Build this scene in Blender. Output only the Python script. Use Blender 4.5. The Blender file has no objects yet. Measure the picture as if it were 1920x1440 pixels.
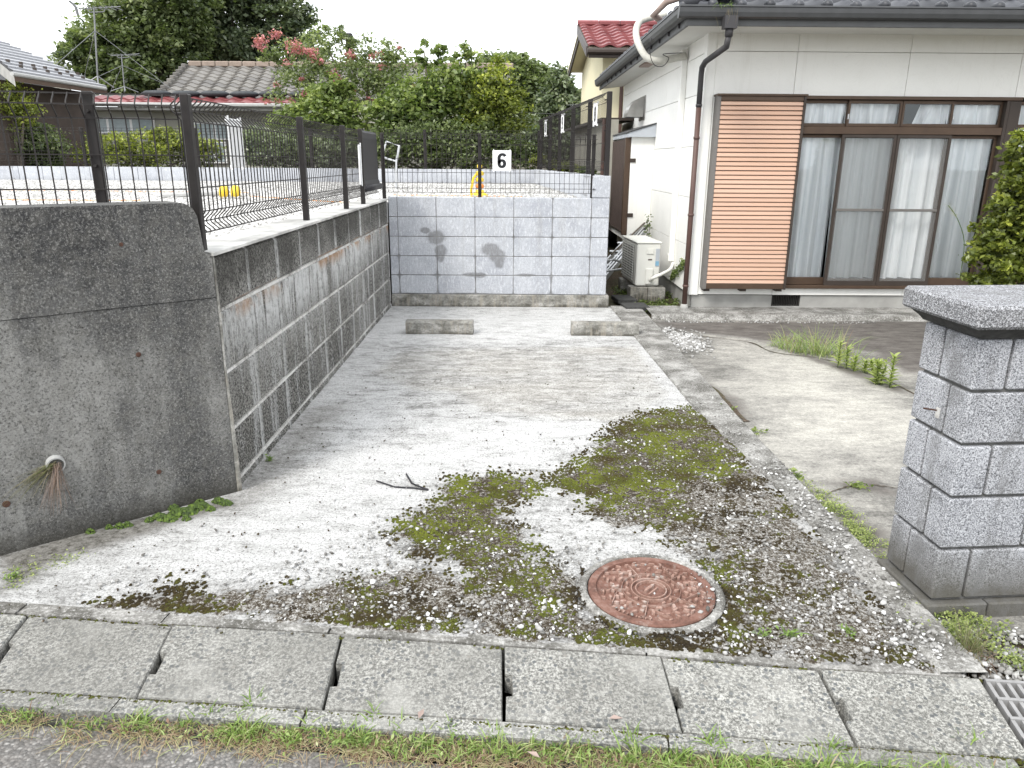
import bpy, math, random
import numpy as np
from mathutils import Vector, Matrix, noise as mnoise
random.seed(5); RNG = np.random.default_rng(11)
R = math.radians
S = bpy.context.scene
COL = S.collection

# ------------------------------------------------------------------ camera, sky, sun, exposure
FPX, PITCH, ROLL, EYE = 1400.0, R(16.7), R(0.4), 1.5
cam = bpy.data.objects.new('camera', bpy.data.cameras.new('camera')); COL.objects.link(cam)
cam.data.sensor_width = 36; cam.data.lens = FPX/1920*36
cam.data.clip_start = .05; cam.data.clip_end = 2000
cam.matrix_world = Matrix.Translation((0, 0, EYE)) @ Matrix.Rotation(R(90)-PITCH, 4, 'X') @ Matrix.Rotation(ROLL, 4, 'Z')
S.camera = cam
SUN_DIR = Vector((-.50, -.62, .86)).normalized()          # towards the sun
w = bpy.data.worlds.new('World'); S.world = w; w.use_nodes = True
nt = w.node_tree; nt.nodes.clear()
out = nt.nodes.new('ShaderNodeOutputWorld'); bg = nt.nodes.new('ShaderNodeBackground')
sky = nt.nodes.new('ShaderNodeTexSky'); sky.sky_type = 'NISHITA'; sky.sun_disc = False
sky.sun_elevation = math.asin(SUN_DIR.z); sky.sun_rotation = math.atan2(SUN_DIR.x, SUN_DIR.y)
sky.air_density = 1.0; sky.dust_density = 2.5
tc = nt.nodes.new('ShaderNodeTexCoord'); mp = nt.nodes.new('ShaderNodeMapping'); mp.inputs['Scale'].default_value = (1, 1, 2.6)
nz = nt.nodes.new('ShaderNodeTexNoise'); nz.inputs['Scale'].default_value = 1.7; nz.inputs['Detail'].default_value = 7
rp = nt.nodes.new('ShaderNodeValToRGB'); rp.color_ramp.elements[0].position = .26; rp.color_ramp.elements[1].position = .42
rp.color_ramp.elements[0].color = (.62, .62, .62, 1); rp.color_ramp.elements[1].color = (1, 1, 1, 1)
mx = nt.nodes.new('ShaderNodeMix'); mx.data_type = 'RGBA'
mx.inputs[7].default_value = (9.6, 9.9, 10.3, 1)
L = nt.links.new
L(tc.outputs['Generated'], mp.inputs['Vector']); L(mp.outputs[0], nz.inputs['Vector']); L(nz.outputs['Fac'], rp.inputs[0])
L(rp.outputs[0], mx.inputs[0]); L(sky.outputs[0], mx.inputs[6]); L(mx.outputs[2], bg.inputs['Color'])
bg.inputs['Strength'].default_value = .10; L(bg.outputs[0], out.inputs['Surface'])
sl = bpy.data.lights.new('sun', 'SUN'); sl.energy = 1.5; sl.angle = R(18); sl.color = (1, .965, .91)
so = bpy.data.objects.new('sun', sl); COL.objects.link(so); so.rotation_euler = SUN_DIR.to_track_quat('Z', 'Y').to_euler()
S.view_settings.view_transform = 'Standard'; S.view_settings.look = 'None'
S.view_settings.gamma = 1; S.view_settings.use_curve_mapping = False
S.view_settings.exposure = 1.2
S.render.engine = 'CYCLES'

# ------------------------------------------------------------------ survey helpers: where a sight line of the photograph meets a real surface
def ray(u, v):
    x = (u-960)/FPX; y = -(v-720)/FPX
    c, s = math.cos(ROLL), math.sin(ROLL); x, y = c*x-s*y, s*x+c*y
    return np.array([x, math.cos(PITCH)+y*math.sin(PITCH), -math.sin(PITCH)+y*math.cos(PITCH)])
def G(u, v, z=0.0):
    d = ray(u, v); t = (z-EYE)/d[2]; return Vector((t*d[0], t*d[1], z))
def V(u, v, Y):
    d = ray(u, v); t = Y/d[1]; return Vector((t*d[0], Y, EYE+t*d[2]))
def VX(u, v, X):
    d = ray(u, v); t = X/d[0]; return Vector((X, t*d[1], EYE+t*d[2]))

# ------------------------------------------------------------------ object helpers
def tag(o, label=None, cat=None, group=None, kind=None):
    if label: o['label'] = label
    if cat: o['category'] = cat
    if group: o['group'] = group
    if kind: o['kind'] = kind
    return o
def link(o, parent=None):
    COL.objects.link(o)
    if parent: o.parent = parent
    return o
def empty(name, loc=(0, 0, 0), rz=0, label=None, cat=None, group=None, kind=None):
    o = bpy.data.objects.new(name, None); link(o); o.location = loc; o.rotation_euler = (0, 0, rz)
    o.empty_display_size = .1
    return tag(o, label, cat, group, kind)
def smoothpts(p, k=5):
    p = [Vector(q) for q in p]; r = []
    for i_ in range(len(p)-1):
        p0, p1, p2, p3 = p[max(i_-1, 0)], p[i_], p[i_+1], p[min(i_+2, len(p)-1)]
        for s_ in range(k):
            t_ = s_/k; r.append(.5*((2*p1)+(p2-p0)*t_+(2*p0-5*p1+4*p2-p3)*t_*t_+(3*p1-p0-3*p2+p3)*t_**3))
    return r+[p[-1]]
class MB:
    def __init__(s): s.v = []; s.f = []; s.m = []; s.mi = 0
    def add(s, vs, fs):
        b = len(s.v); s.v += [tuple(p) for p in vs]; s.f += [tuple(i+b for i in f) for f in fs]; s.m += [s.mi]*len(fs); return s
    def box(s, x0, x1, y0, y1, z0, z1, M=None):
        vs = [(x, y, z) for x in (x0, x1) for y in (y0, y1) for z in (z0, z1)]
        if M is not None: vs = [M @ Vector(p) for p in vs]
        return s.add(vs, [(0, 1, 3, 2), (4, 6, 7, 5), (0, 4, 5, 1), (2, 3, 7, 6), (0, 2, 6, 4), (1, 5, 7, 3)])
    def cbox(s, x0, x1, y0, y1, z0, z1, c=.005, M=None):
        vs = []
        idx = {}
        for sx in (0, 1):
            for sy in (0, 1):
                for sz in (0, 1):
                    X = (x0, x1)[sx]; Y = (y0, y1)[sy]; Z = (z0, z1)[sz]
                    dx = c if sx == 0 else -c; dy = c if sy == 0 else -c; dz = c if sz == 0 else -c
                    idx[sx, sy, sz] = len(vs)
                    vs += [(X, Y+dy, Z+dz), (X+dx, Y, Z+dz), (X+dx, Y+dy, Z)]
        fs = []
        I = lambda a, b, d, k: idx[a, b, d]+k
        for a in (0, 1):
            q = [I(a, 0, 0, 0), I(a, 1, 0, 0), I(a, 1, 1, 0), I(a, 0, 1, 0)]; fs.append(q if a else q[::-1])
            q = [I(0, a, 0, 1), I(0, a, 1, 1), I(1, a, 1, 1), I(1, a, 0, 1)]; fs.append(q if a else q[::-1])
            q = [I(0, 0, a, 2), I(1, 0, a, 2), I(1, 1, a, 2), I(0, 1, a, 2)]; fs.append(q if a else q[::-1])
        for a in (0, 1):
            for b in (0, 1):
                fs.append((I(a, b, 0, 0), I(a, b, 1, 0), I(a, b, 1, 1), I(a, b, 0, 1)))
                fs.append((I(a, 0, b, 0), I(a, 1, b, 0), I(a, 1, b, 2), I(a, 0, b, 2)))
                fs.append((I(0, a, b, 1), I(1, a, b, 1), I(1, a, b, 2), I(0, a, b, 2)))
                for d in (0, 1): fs.append((I(a, b, d, 0), I(a, b, d, 1), I(a, b, d, 2)))
        if M is not None: vs = [M @ Vector(p) for p in vs]
        return s.add(vs, fs)
    def tube(s, pts, r, n=6, cap=True, r2=None):
        pts = [Vector(p) for p in pts]; vs = []; fs = []
        up = None
        for i, p in enumerate(pts):
            t = (pts[min(i+1, len(pts)-1)]-pts[max(i-1, 0)]).normalized()
            if up is None:
                up = Vector((0, 0, 1)) if abs(t.z) < .9 else Vector((1, 0, 0))
            a = t.cross(up).normalized(); b = a.cross(t).normalized(); up = b
            rr = r if r2 is None else r+(r2-r)*i/max(1, len(pts)-1)
            for k in range(n):
                th = 2*math.pi*(k+.5)/n; vs.append(p+a*math.cos(th)*rr+b*math.sin(th)*rr)
        for i in range(len(pts)-1):
            for k in range(n):
                fs.append((i*n+k, i*n+(k+1) % n, (i+1)*n+(k+1) % n, (i+1)*n+k))
        if cap: fs.append(tuple(range(n))[::-1]); fs.append(tuple((len(pts)-1)*n+k for k in range(n)))
        return s.add(vs, fs)
    def prism(s, poly, z0, z1, M=None):     # polygon in xy (or mapped by M), extruded in z
        n = len(poly); vs = [(p[0], p[1], z0) for p in poly]+[(p[0], p[1], z1) for p in poly]
        fs = [tuple(range(n))[::-1], tuple(range(n, 2*n))]+[(i, (i+1) % n, n+(i+1) % n, n+i) for i in range(n)]
        if M is not None: vs = [M @ Vector(p) for p in vs]
        return s.add(vs, fs)
    def lathe(s, prof, n=24, M=None, a0=0, a1=2*math.pi):
        full = abs(a1-a0-2*math.pi) < 1e-6; m = n if full else n+1; vs = []; fs = []
        for i in range(m):
            th = a0+(a1-a0)*i/n
            for r, z in prof: vs.append((r*math.cos(th), r*math.sin(th), z))
        k = len(prof)
        for i in range(n):
            j = (i+1) % m
            for q in range(k-1): fs.append((i*k+q, j*k+q, j*k+q+1, i*k+q+1))
        if M is not None: vs = [M @ Vector(p) for p in vs]
        return s.add(vs, fs)
    def mesh(s, name, mats):
        me = bpy.data.meshes.new(name); me.from_pydata(s.v, [], s.f)
        for m in (mats if isinstance(mats, (list, tuple)) else [mats]): me.materials.append(m)
        if len(me.materials) > 1: me.polygons.foreach_set('material_index', s.m)
        import bmesh
        bm = bmesh.new(); bm.from_mesh(me); bmesh.ops.recalc_face_normals(bm, faces=bm.faces); bm.to_mesh(me); bm.free()
        me.update(); return me
    def build(s, name, mats, parent=None, smooth=False):
        me = s.mesh(name, mats)
        if smooth: me.polygons.foreach_set('use_smooth', [True]*len(me.polygons))
        o = bpy.data.objects.new(name, me); return link(o, parent)
def npmesh(name, v, f, mat, parent=None, tint=None, smooth=False):
    """v (N,3) array; f (M,k) array of equal-sided faces"""
    v = np.asarray(v, np.float32); f = np.asarray(f, np.int32); k = f.shape[1]
    me = bpy.data.meshes.new(name); me.vertices.add(len(v)); me.vertices.foreach_set('co', v.ravel())
    me.loops.add(f.size); me.loops.foreach_set('vertex_index', f.ravel())
    me.polygons.add(len(f)); me.polygons.foreach_set('loop_start', np.arange(0, f.size, k, dtype=np.int32))
    me.polygons.foreach_set('loop_total', np.full(len(f), k, np.int32))
    if smooth: me.polygons.foreach_set('use_smooth', np.ones(len(f), bool))
    me.update(calc_edges=True); me.validate()
    if tint is not None:
        for nm, arr in (tint.items() if isinstance(tint, dict) else [('tint', tint)]):
            a = me.attributes.new(nm, 'FLOAT', 'POINT'); a.data.foreach_set('value', np.asarray(arr, np.float32))
    me.materials.append(mat)
    o = bpy.data.objects.new(name, me); return link(o, parent)

# ------------------------------------------------------------------ materials
class NT:
    def __init__(s, name):
        s.mat = bpy.data.materials.new(name); s.mat.use_nodes = True; s.t = s.mat.node_tree
        s.b = s.t.nodes['Principled BSDF']; s.b.inputs['Specular IOR Level'].default_value = .3
        s.geo = None
    def n(s, t, **kw):
        o = s.t.nodes.new(t)
        for k, v in kw.items():
            if k.startswith('i_'): o.inputs[int(k[2:]) if k[2:].isdigit() else k[2:].replace('_', ' ')].default_value = v
            else: setattr(o, k, v)
        return o
    def l(s, a, b): s.t.links.new(a, b)
    def pos(s, scale=(1, 1, 1), obj=False):
        if obj: src = s.n('ShaderNodeTexCoord').outputs['Object']
        else: src = s.n('ShaderNodeNewGeometry').outputs['Position']
        m = s.n('ShaderNodeMapping'); m.inputs['Scale'].default_value = scale; s.l(src, m.inputs[0]); return m.outputs[0]
    def noise(s, vec, scale, detail=4, rough=.55, dist=0):
        o = s.n('ShaderNodeTexNoise'); o.inputs['Scale'].default_value = scale; o.inputs['Detail'].default_value = detail
        o.inputs['Roughness'].default_value = rough; o.inputs['Distortion'].default_value = dist; s.l(vec, o.inputs['Vector']); return o.outputs['Fac']
    def vor(s, vec, scale, feature='F1', out='Distance', rnd=1):
        o = s.n('ShaderNodeTexVoronoi', feature=feature); o.inputs['Scale'].default_value = scale; o.inputs['Randomness'].default_value = rnd
        s.l(vec, o.inputs['Vector']); return o.outputs[out]
    def ramp(s, fac, stops, interp='LINEAR'):
        o = s.n('ShaderNodeValToRGB'); cr = o.color_ramp; cr.interpolation = interp
        while len(cr.elements) < len(stops): cr.elements.new(.5)
        for e, (p, c) in zip(cr.elements, stops):
            e.position = p; e.color = (c, c, c, 1) if isinstance(c, (int, float)) else tuple(c)+(1,)
        s.l(fac, o.inputs[0]); return o.outputs[0]
    def mix(s, fac, a, b, mode='MIX'):
        o = s.n('ShaderNodeMix', data_type='RGBA', blend_type=mode)
        for ii, val in ((0, fac), (6, a), (7, b)):
            inp = o.inputs[ii]
            if isinstance(val, (int, float)): inp.default_value = val if ii == 0 else (val, val, val, 1)
            elif isinstance(val, tuple): inp.default_value = tuple(val)+(1,)
            else: s.l(val, inp)
        return o.outputs[2]
    def math(s, op, a, b=0.0, clamp=False):
        o = s.n('ShaderNodeMath', operation=op, use_clamp=clamp)
        for i, val in enumerate((a, b)):
            if isinstance(val, (int, float)): o.inputs[i].default_value = val
            else: s.l(val, o.inputs[i])
        return o.outputs[0]
    def attr(s, name):
        o = s.n('ShaderNodeAttribute', attribute_name=name); return o.outputs['Fac']
    def rnd(s): return s.n('ShaderNodeObjectInfo').outputs['Random']
    def bump(s, h, strength=.5, dist=.01, prev=None):
        o = s.n('ShaderNodeBump'); o.inputs['Strength'].default_value = strength; o.inputs['Distance'].default_value = dist
        s.l(h, o.inputs['Height'])
        if prev is not None: s.l(prev, o.inputs['Normal'])
        return o.outputs[0]
    def done(s, col=None, rough=None, normal=None, metal=None):
        for nm, v in (('Base Color', col), ('Roughness', rough), ('Normal', normal), ('Metallic', metal)):
            if v is None: continue
            if isinstance(v, (int, float)): s.b.inputs[nm].default_value = v
            elif isinstance(v, tuple): s.b.inputs[nm].default_value = tuple(v)+(1,)
            else: s.l(v, s.b.inputs[nm])
        return s.mat
def simple(name, col, rough=.6, metal=0, var=.15, scale=25, bump=.05):
    m = NT(name); p = m.pos(); n = m.noise(p, scale, 5)
    c = m.mix(m.ramp(n, [(.3, 1-var), (.7, 1+var*.4)]), (0, 0, 0), tuple(col)) if False else m.mix(1.0, tuple(col), m.ramp(n, [(.3, 1-var), (.7, 1.0)]), 'MULTIPLY')
    return m.done(c, rough, m.bump(n, bump, .004), metal)
def leafmat(name, stops, trans=.3, rough=.5):
    m = NT(name); c = m.ramp(m.attr('tint'), stops)
    b = m.n('ShaderNodeNewGeometry').outputs['Backfacing']
    c2 = m.mix(m.math('MULTIPLY', b, .35), c, m.mix(.5, c, (.25, .33, .16)))
    m.b.inputs['Specular IOR Level'].default_value = .5
    m.done(c2, rough*.85)
    tr = m.n('ShaderNodeBsdfTranslucent'); m.l(m.mix(1.0, c, (1.0, 1.15, .55), 'MULTIPLY'), tr.inputs[0])
    ms = m.n('ShaderNodeMixShader'); ms.inputs[0].default_value = trans
    m.l(m.b.outputs[0], ms.inputs[1]); m.l(tr.outputs[0], ms.inputs[2])
    m.l(ms.outputs[0], m.t.nodes['Material Output'].inputs[0]); return m.mat

# old dark retaining concrete: mottled, streaked downwards, speckled with pale sand and pits
def m_old_concrete():
    m = NT('old_concrete'); p = m.pos(); ps = m.pos((1, 1, .18))
    big = m.noise(p, 1.6, 6, .6); st = m.noise(ps, 5, 6, .65); fine = m.noise(p, 160, 3, .8); mid = m.noise(p, 22, 6, .7)
    c = m.ramp(m.math('ADD', m.math('MULTIPLY', big, .62), m.math('MULTIPLY', st, .5)), [(.44, (.040, .040, .041)), (.545, (.10, .099, .096)), (.64, (.23, .227, .215))])
    c = m.mix(m.ramp(mid, [(.44, 0), (.60, .5)]), c, (.13, .125, .112))
    f3 = m.noise(p, 115, 4, .9); sp = m.ramp(f3, [(.52, 0), (.60, 1)]); c = m.mix(m.math('MULTIPLY', sp, .7), c, (.30, .296, .28))
    dk = m.ramp(m.noise(p, 100, 5, .9), [(.42, 1), (.48, 0)]); c = m.mix(m.math('MULTIPLY', dk, .75), c, (.020, .019, .018))
    pit = m.vor(p, 30); pr = m.ramp(pit, [(.06, 1), (.11, 0)]); c = m.mix(m.math('MULTIPLY', pr, m.ramp(mid, [(.45, 0), (.6, .9)])), c, (.02, .02, .02))
    h = m.math('SUBTRACT', m.math('ADD', m.math('MULTIPLY', fine, .5), mid), m.math('MULTIPLY', pr, .6))
    # soil splash and damp at the foot
    z = m.n('ShaderNodeSeparateXYZ'); m.l(m.n('ShaderNodeNewGeometry').outputs['Position'], z.inputs[0])
    ft = m.ramp(m.math('ADD', z.outputs[2], m.math('MULTIPLY', st, .10)), [(.06, 1), (.16, 0)])
    c = m.mix(m.math('MULTIPLY', ft, .7), c, (.032, .029, .022))
    return m.done(c, .92, m.bump(h, .9, .010))
# rough split-faced blocks of the side wall with lime runs and rust
def m_split_block():
    m = NT('split_face_block'); p = m.pos(); ps = m.pos((1, 1, .12)); r = m.rnd()
    fine = m.noise(p, 75, 5, .85); cg = m.noise(p, 26, 5, .7); big = m.noise(p, 1.3, 5, .6)
    b0 = m.ramp(m.math('ADD', m.math('MULTIPLY', big, .7), m.math('MULTIPLY', r, .25)), [(.38, (.08, .077, .071)), (.55, (.19, .185, .172)), (.7, (.29, .283, .263))])
    c = m.mix(m.ramp(fine, [(.49, 0), (.56, .9)]), b0, (.42, .41, .375))
    c = m.mix(m.ramp(fine, [(.42, .95), (.48, 0)]), c, (.018, .017, .015))
    z = m.n('ShaderNodeSeparateXYZ'); m.l(m.n('ShaderNodeNewGeometry').outputs['Position'], z.inputs[0]); Z = z.outputs[2]; Y = z.outputs[1]
    run = m.noise(ps, 9, 6, .75); run2 = m.noise(ps, 26, 5, .7)
    band = m.math('MULTIPLY', m.ramp(Z, [(.42, 0), (.60, .5), (.76, 1.3), (.862, 1.3), (.872, 0)]), m.ramp(m.math('MULTIPLY', Y, .1), [(.30, .55), (.40, 1), (.62, .9), (.72, .4)]))
    lime = m.math('MULTIPLY', band, m.ramp(m.math('ADD', m.math('MULTIPLY', run, .6), m.math('MULTIPLY', run2, .45)), [(.44, 0), (.53, 1)]))
    lime2 = m.math('MULTIPLY', m.ramp(m.math('ADD', m.math('MULTIPLY', run, .7), m.math('MULTIPLY', fine, .3)), [(.51, 0), (.60, .75)]), m.ramp(Z, [(.84, 1), (.90, .12)]))
    lime = m.math('MAXIMUM', lime, lime2)
    fr = m.math('FRACT', m.math('DIVIDE', m.math('SUBTRACT', m.math('ADD', Y, m.math('MULTIPLY', run, .05)), 3.64+.025), .4645)); ed = m.math('MULTIPLY', m.math('ABSOLUTE', m.math('SUBTRACT', fr, .5)), 2)
    lj = m.math('MULTIPLY', m.ramp(ed, [(.88, 0), (.95, 1)]), m.ramp(m.math('ADD', run2, m.math('MULTIPLY', m.ramp(Z, [(.86, .12), (1.0, 0)]), 1)), [(.44, .45), (.56, 1)])); lime = m.math('MAXIMUM', lime, lj)
    # bleached rims along the joints: edges of each unit
    c = m.mix(m.math('MULTIPLY', lime, m.ramp(cg, [(.40, .5), (.52, .98)])), c, (.66, .66, .65))
    rust = m.math('MULTIPLY', m.ramp(Z, [(.76, 0), (.83, 1), (.87, 1), (.88, 0)]), m.ramp(m.noise(p, 3.5, 4, .6), [(.44, 0), (.58, .8)]))
    c = m.mix(rust, c, (.42, .24, .125))
    dk = m.ramp(m.math('ADD', m.noise(p, 2.2, 5, .6), m.math('MULTIPLY', m.ramp(Z, [(.86, 0), (1.1, 1)]), .22)), [(.52, 0), (.72, .7)])
    c = m.mix(m.math('MULTIPLY', m.math('MULTIPLY', dk, m.ramp(Z, [(.4, .5), (.9, 1)])), m.math('SUBTRACT', 1.0, lime)), c, (.045, .042, .036))
    return m.done(c, .95, m.bump(m.math('ADD', fine, cg), 1.0, .022))
def m_mortar_light():
    m = NT('lime_mortar'); p = m.pos(); n = m.noise(p, 40, 5, .7); b = m.noise(m.pos((1, 1, 1)), 3, 5)
    c = m.ramp(m.math('ADD', m.math('MULTIPLY', n, .5), m.math('MULTIPLY', b, .6)), [(.42, (.12, .115, .105)), (.50, (.33, .32, .30)), (.60, (.52, .51, .49))])
    return m.done(c, .95, m.bump(n, .6, .004))
def m_grey_block():
    m = NT('grey_concrete_block'); p = m.pos(); r = m.rnd(); f = m.noise(p, 220, 3, .8); g = m.noise(m.pos((1, 1, .35)), 60, 4, .8)
    b = m.noise(p, 5, 5, .6)
    c = m.mix(r, (.35, .365, .40), (.41, .425, .455)); c = m.mix(m.ramp(b, [(.42, .0), (.60, .6)]), c, (.48, .495, .52)); f = m.noise(p, 120, 4, .9)
    c = m.mix(m.ramp(f, [(.42, .5), (.5, 0)]), c, (.2, .2, .21)); c = m.mix(m.ramp(g, [(.52, 0), (.62, .6)]), c, (.58, .595, .62))
    # damp patches that stand on this wall, drawn at their own places
    ge = m.n('ShaderNodeNewGeometry'); wob = m.math('ADD', m.math('MULTIPLY', m.noise(p, 14, 6, .7), .6), m.math('MULTIPLY', m.noise(m.pos((1, 1, .2)), 55, 3, .6), .4))
    st = None
    for (u, v, ru, rv) in [(818, 445, 20, 16), (826, 470, 13, 15), (826, 482, 9, 12), (797, 432, 12, 7), (920, 468, 22, 14), (932, 480, 19, 16), (936, 492, 11, 14), (886, 515, 22, 5), (900, 516, 14, 6), (985, 516, 24, 3.5), (880, 552, 60, 4), (765, 552, 30, 4)]:
        q = V(u, v, 7.868); ra = abs(V(u+ru, v, 7.868).x-q.x); rb = abs(V(u, v+rv, 7.868).z-q.z)
        sub = m.n('ShaderNodeVectorMath', operation='SUBTRACT'); m.l(ge.outputs['Position'], sub.inputs[0]); sub.inputs[1].default_value = q
        dv = m.n('ShaderNodeVectorMath', operation='DIVIDE'); m.l(sub.outputs[0], dv.inputs[0]); dv.inputs[1].default_value = (ra, .5, rb)
        ln = m.n('ShaderNodeVectorMath', operation='LENGTH'); m.l(dv.outputs[0], ln.inputs[0])
        k = m.ramp(m.math('ADD', ln.outputs['Value'], m.math('MULTIPLY', wob, .9)), [(1.2, 1), (1.5, 0)]) if False else m.math('SUBTRACT', 4.6, m.math('MULTIPLY', m.math('ADD', ln.outputs['Value'], m.math('MULTIPLY', wob, .9)), 3.2), clamp=True)
        st = k if st is None else m.math('MAXIMUM', st, k)
    sx = m.n('ShaderNodeSeparateXYZ'); m.l(ge.outputs['Position'], sx.inputs[0])
    fx = m.math('ABSOLUTE', m.math('SUBTRACT', m.math('FRACT', m.math('DIVIDE', m.math('ADD', sx.outputs[0], 20-.006), .4)), .5)); fz = m.math('ABSOLUTE', m.math('SUBTRACT', m.math('FRACT', m.math('DIVIDE', m.math('ADD', sx.outputs[2], 20-.132), .2)), .5))
    pr = m.math('MULTIPLY', m.math('MULTIPLY', m.math('SUBTRACT', .5, fx), .4), m.math('ADD', m.math('MULTIPLY', m.math('SUBTRACT', .5, fz), .2), .004))
    wet = m.math('MULTIPLY', m.ramp(m.noise(p, 1.7, 2, .5), [(.42, 0), (.60, 1)]), m.ramp(sx.outputs[2], [(.5, 1), (.95, .35)]))
    dj = m.math('SUBTRACT', 1.4, m.math('DIVIDE', pr, m.math('ADD', m.math('MULTIPLY', wet, .00045), .00003)), True)
    st = m.math('MAXIMUM', st, m.math('MULTIPLY', dj, m.math('GREATER_THAN', .99, sx.outputs[0])))
    c = m.mix(m.math('MULTIPLY', st, m.ramp(g, [(.35, .5), (.6, .82)])), c, (.13, .13, .132)); dr = m.ramp(m.noise(m.pos((1, 1, .08)), 12, 5, .7), [(.54, 0), (.70, .28)]); c = m.mix(dr, c, (.24, .235, .22))
    return m.done(c, .9, m.bump(m.math('ADD', f, g), .35, .004))
def m_damp_joint():
    m = NT('damp_joint_mortar'); p = m.pos(); n = m.noise(p, 7, 4, .6)
    return m.done(m.ramp(n, [(.35, (.09, .085, .08)), (.6, (.22, .22, .215))]), .95, m.bump(m.noise(p, 90, 3), .5, .003))
def m_footing():
    m = NT('cast_concrete_footing'); p = m.pos(); n = m.noise(m.pos((1, 1, 1.6)), 6, 7, .7); f = m.noise(p, 70, 4, .75)
    c = m.ramp(n, [(.36, (.085, .08, .07)), (.5, (.23, .225, .205)), (.64, (.38, .37, .345))]); c = m.mix(m.ramp(f, [(.42, .6), (.5, 0)]), c, (.12, .115, .10)); zf = m.n('ShaderNodeSeparateXYZ'); m.l(m.n('ShaderNodeNewGeometry').outputs['Position'], zf.inputs[0]); gr_ = m.ramp(m.math('ADD', zf.outputs[2], m.math('MULTIPLY', n, .10)), [(.055, .85), (.085, 0)]); c = m.mix(gr_, c, (.06, .056, .045)); wv = m.ramp(m.noise(m.pos((1, 1, .15)), 30, 4, .7), [(.5, 0), (.62, .5)]); c = m.mix(wv, c, (.30, .27, .22))
    return m.done(c, .92, m.bump(f, .5, .005))
def m_pillar(name, a, b, dark):
    m = NT(name); p = m.pos(); f = m.noise(p, 200, 4, .85); b0 = m.noise(p, 6, 5, .6); r = m.rnd()
    c = m.mix(m.ramp(b0, [(.35, 0), (.7, 1)]), a, b); c = m.mix(m.math('MULTIPLY', r, .55), c, (.17, .17, .17))
    c = m.mix(m.ramp(f, [(.51, 0), (.57, .8)]), c, (.56, .57, .595)); c = m.mix(m.ramp(f, [(.42, .85), (.47, 0)]), c, (.04, .04, .045))
    pit = m.ramp(m.vor(p, 55), [(.10, 1), (.17, 0)]); c = m.mix(m.math('MULTIPLY', pit, .8), c, (.035, .035, .035))
    z = m.n('ShaderNodeSeparateXYZ'); m.l(m.n('ShaderNodeNewGeometry').outputs['Position'], z.inputs[0]); Z = z.outputs[2]
    low = m.ramp(m.math('ADD', Z, m.math('MULTIPLY', b0, .25)), [(.18, dark), (.40, 0)]); c = m.mix(low, c, (.085, .08, .068))
    sm = m.ramp(m.noise(m.pos((1, 1, .4)), 9, 6, .65), [(.50, 0), (.66, .7)]); c = m.mix(sm, c, (.14, .14, .14))
    return m.done(c, .93, m.bump(m.math('SUBTRACT', f, pit), .6, .004))
def m_white_panel():
    m = NT('white_stucco_panel'); p = m.pos(); n = m.noise(p, 120, 4, .7); b = m.noise(p, 1.2, 5)
    c = m.mix(m.ramp(b, [(.35, 0), (.7, .6)]), (.82, .815, .78), (.76, .755, .72))
    dr = m.ramp(m.noise(m.pos((1, 1, .06)), 16, 5, .7), [(.56, 0), (.74, .16)]); c = m.mix(dr, c, (.50, .47, .41)); ck = m.ramp(m.noise(p, 2.6, 6, .75, 1.5), [(.487, 0), (.5, .10), (.513, 0)]); c = m.mix(ck, c, (.42, .40, .36))
    return m.done(c, .8, m.bump(n, .22, .004))
def m_slab():
    m = NT('bleached_slab_concrete'); p = m.pos(); px = m.pos((.6, 1.3, 1))
    big = m.noise(px, 1.5, 7, .62, .4); mid = m.noise(px, 9, 8, .78, .4); fine = m.noise(p, 95, 4, .9); f2 = m.noise(p, 30, 7, .85); st = m.noise(m.pos((.35, 1.5, 1)), 26, 6, .8)
    W = m.attr('white'); T = m.attr('tan'); M = m.attr('soil'); D = m.attr('dark')
    loc = m.math('ADD', m.math('MULTIPLY', mid, .74), m.math('ADD', m.math('MULTIPLY', f2, .42), m.math('MULTIPLY', st, .30)))
    tone = m.math('ADD', m.math('ADD', m.math('MULTIPLY', big, .27), loc), m.math('MULTIPLY', W, .082))
    c = m.ramp(m.math('MULTIPLY', tone, .8), [(.545, (.07, .067, .064)), (.60, (.15, .147, .142)), (.65, (.265, .262, .253)), (.70, (.40, .397, .387)), (.79, (.55, .548, .54))])
    tanc = m.ramp(m.math('ADD', m.math('MULTIPLY', mid, .5), m.math('MULTIPLY', f2, .5)), [(.41, (.17, .16, .14)), (.50, (.33, .313, .28)), (.59, (.50, .487, .45))])
    c = m.mix(m.math('MULTIPLY', T, m.ramp(big, [(.38, .25), (.60, .75)])), c, tanc)
    spk = m.ramp(fine, [(.42, 1), (.475, 0)]); c = m.mix(m.math('MULTIPLY', spk, .7), c, (.085, .08, .072))
    spw = m.ramp(fine, [(.56, 0), (.64, .55)]); c = m.mix(spw, c, (.66, .655, .64))
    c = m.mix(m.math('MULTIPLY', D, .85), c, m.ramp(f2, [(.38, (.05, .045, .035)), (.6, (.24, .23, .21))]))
    soilc = m.ramp(m.math('SUBTRACT', m.noise(p, 75, 6, .9), m.math('MULTIPLY', m.attr('mossy'), .04)), [(.38, (.014, .010, .005)), (.465, (.045, .032, .018)), (.515, (.11, .095, .072)), (.545, (.30, .29, .27)), (.62, (.48, .475, .46))])
    sm = m.ramp(m.math('ADD', M, m.math('MULTIPLY', m.math('SUBTRACT', m.math('ADD', m.math('MULTIPLY', f2, .6), m.math('MULTIPLY', mid, .4)), .5), 2.4)), [(.42, 0), (.56, 1)]); c = m.mix(sm, c, soilc)
    return m.done(c, .93, m.bump(m.math('ADD', f2, fine), .75, .009))
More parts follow.
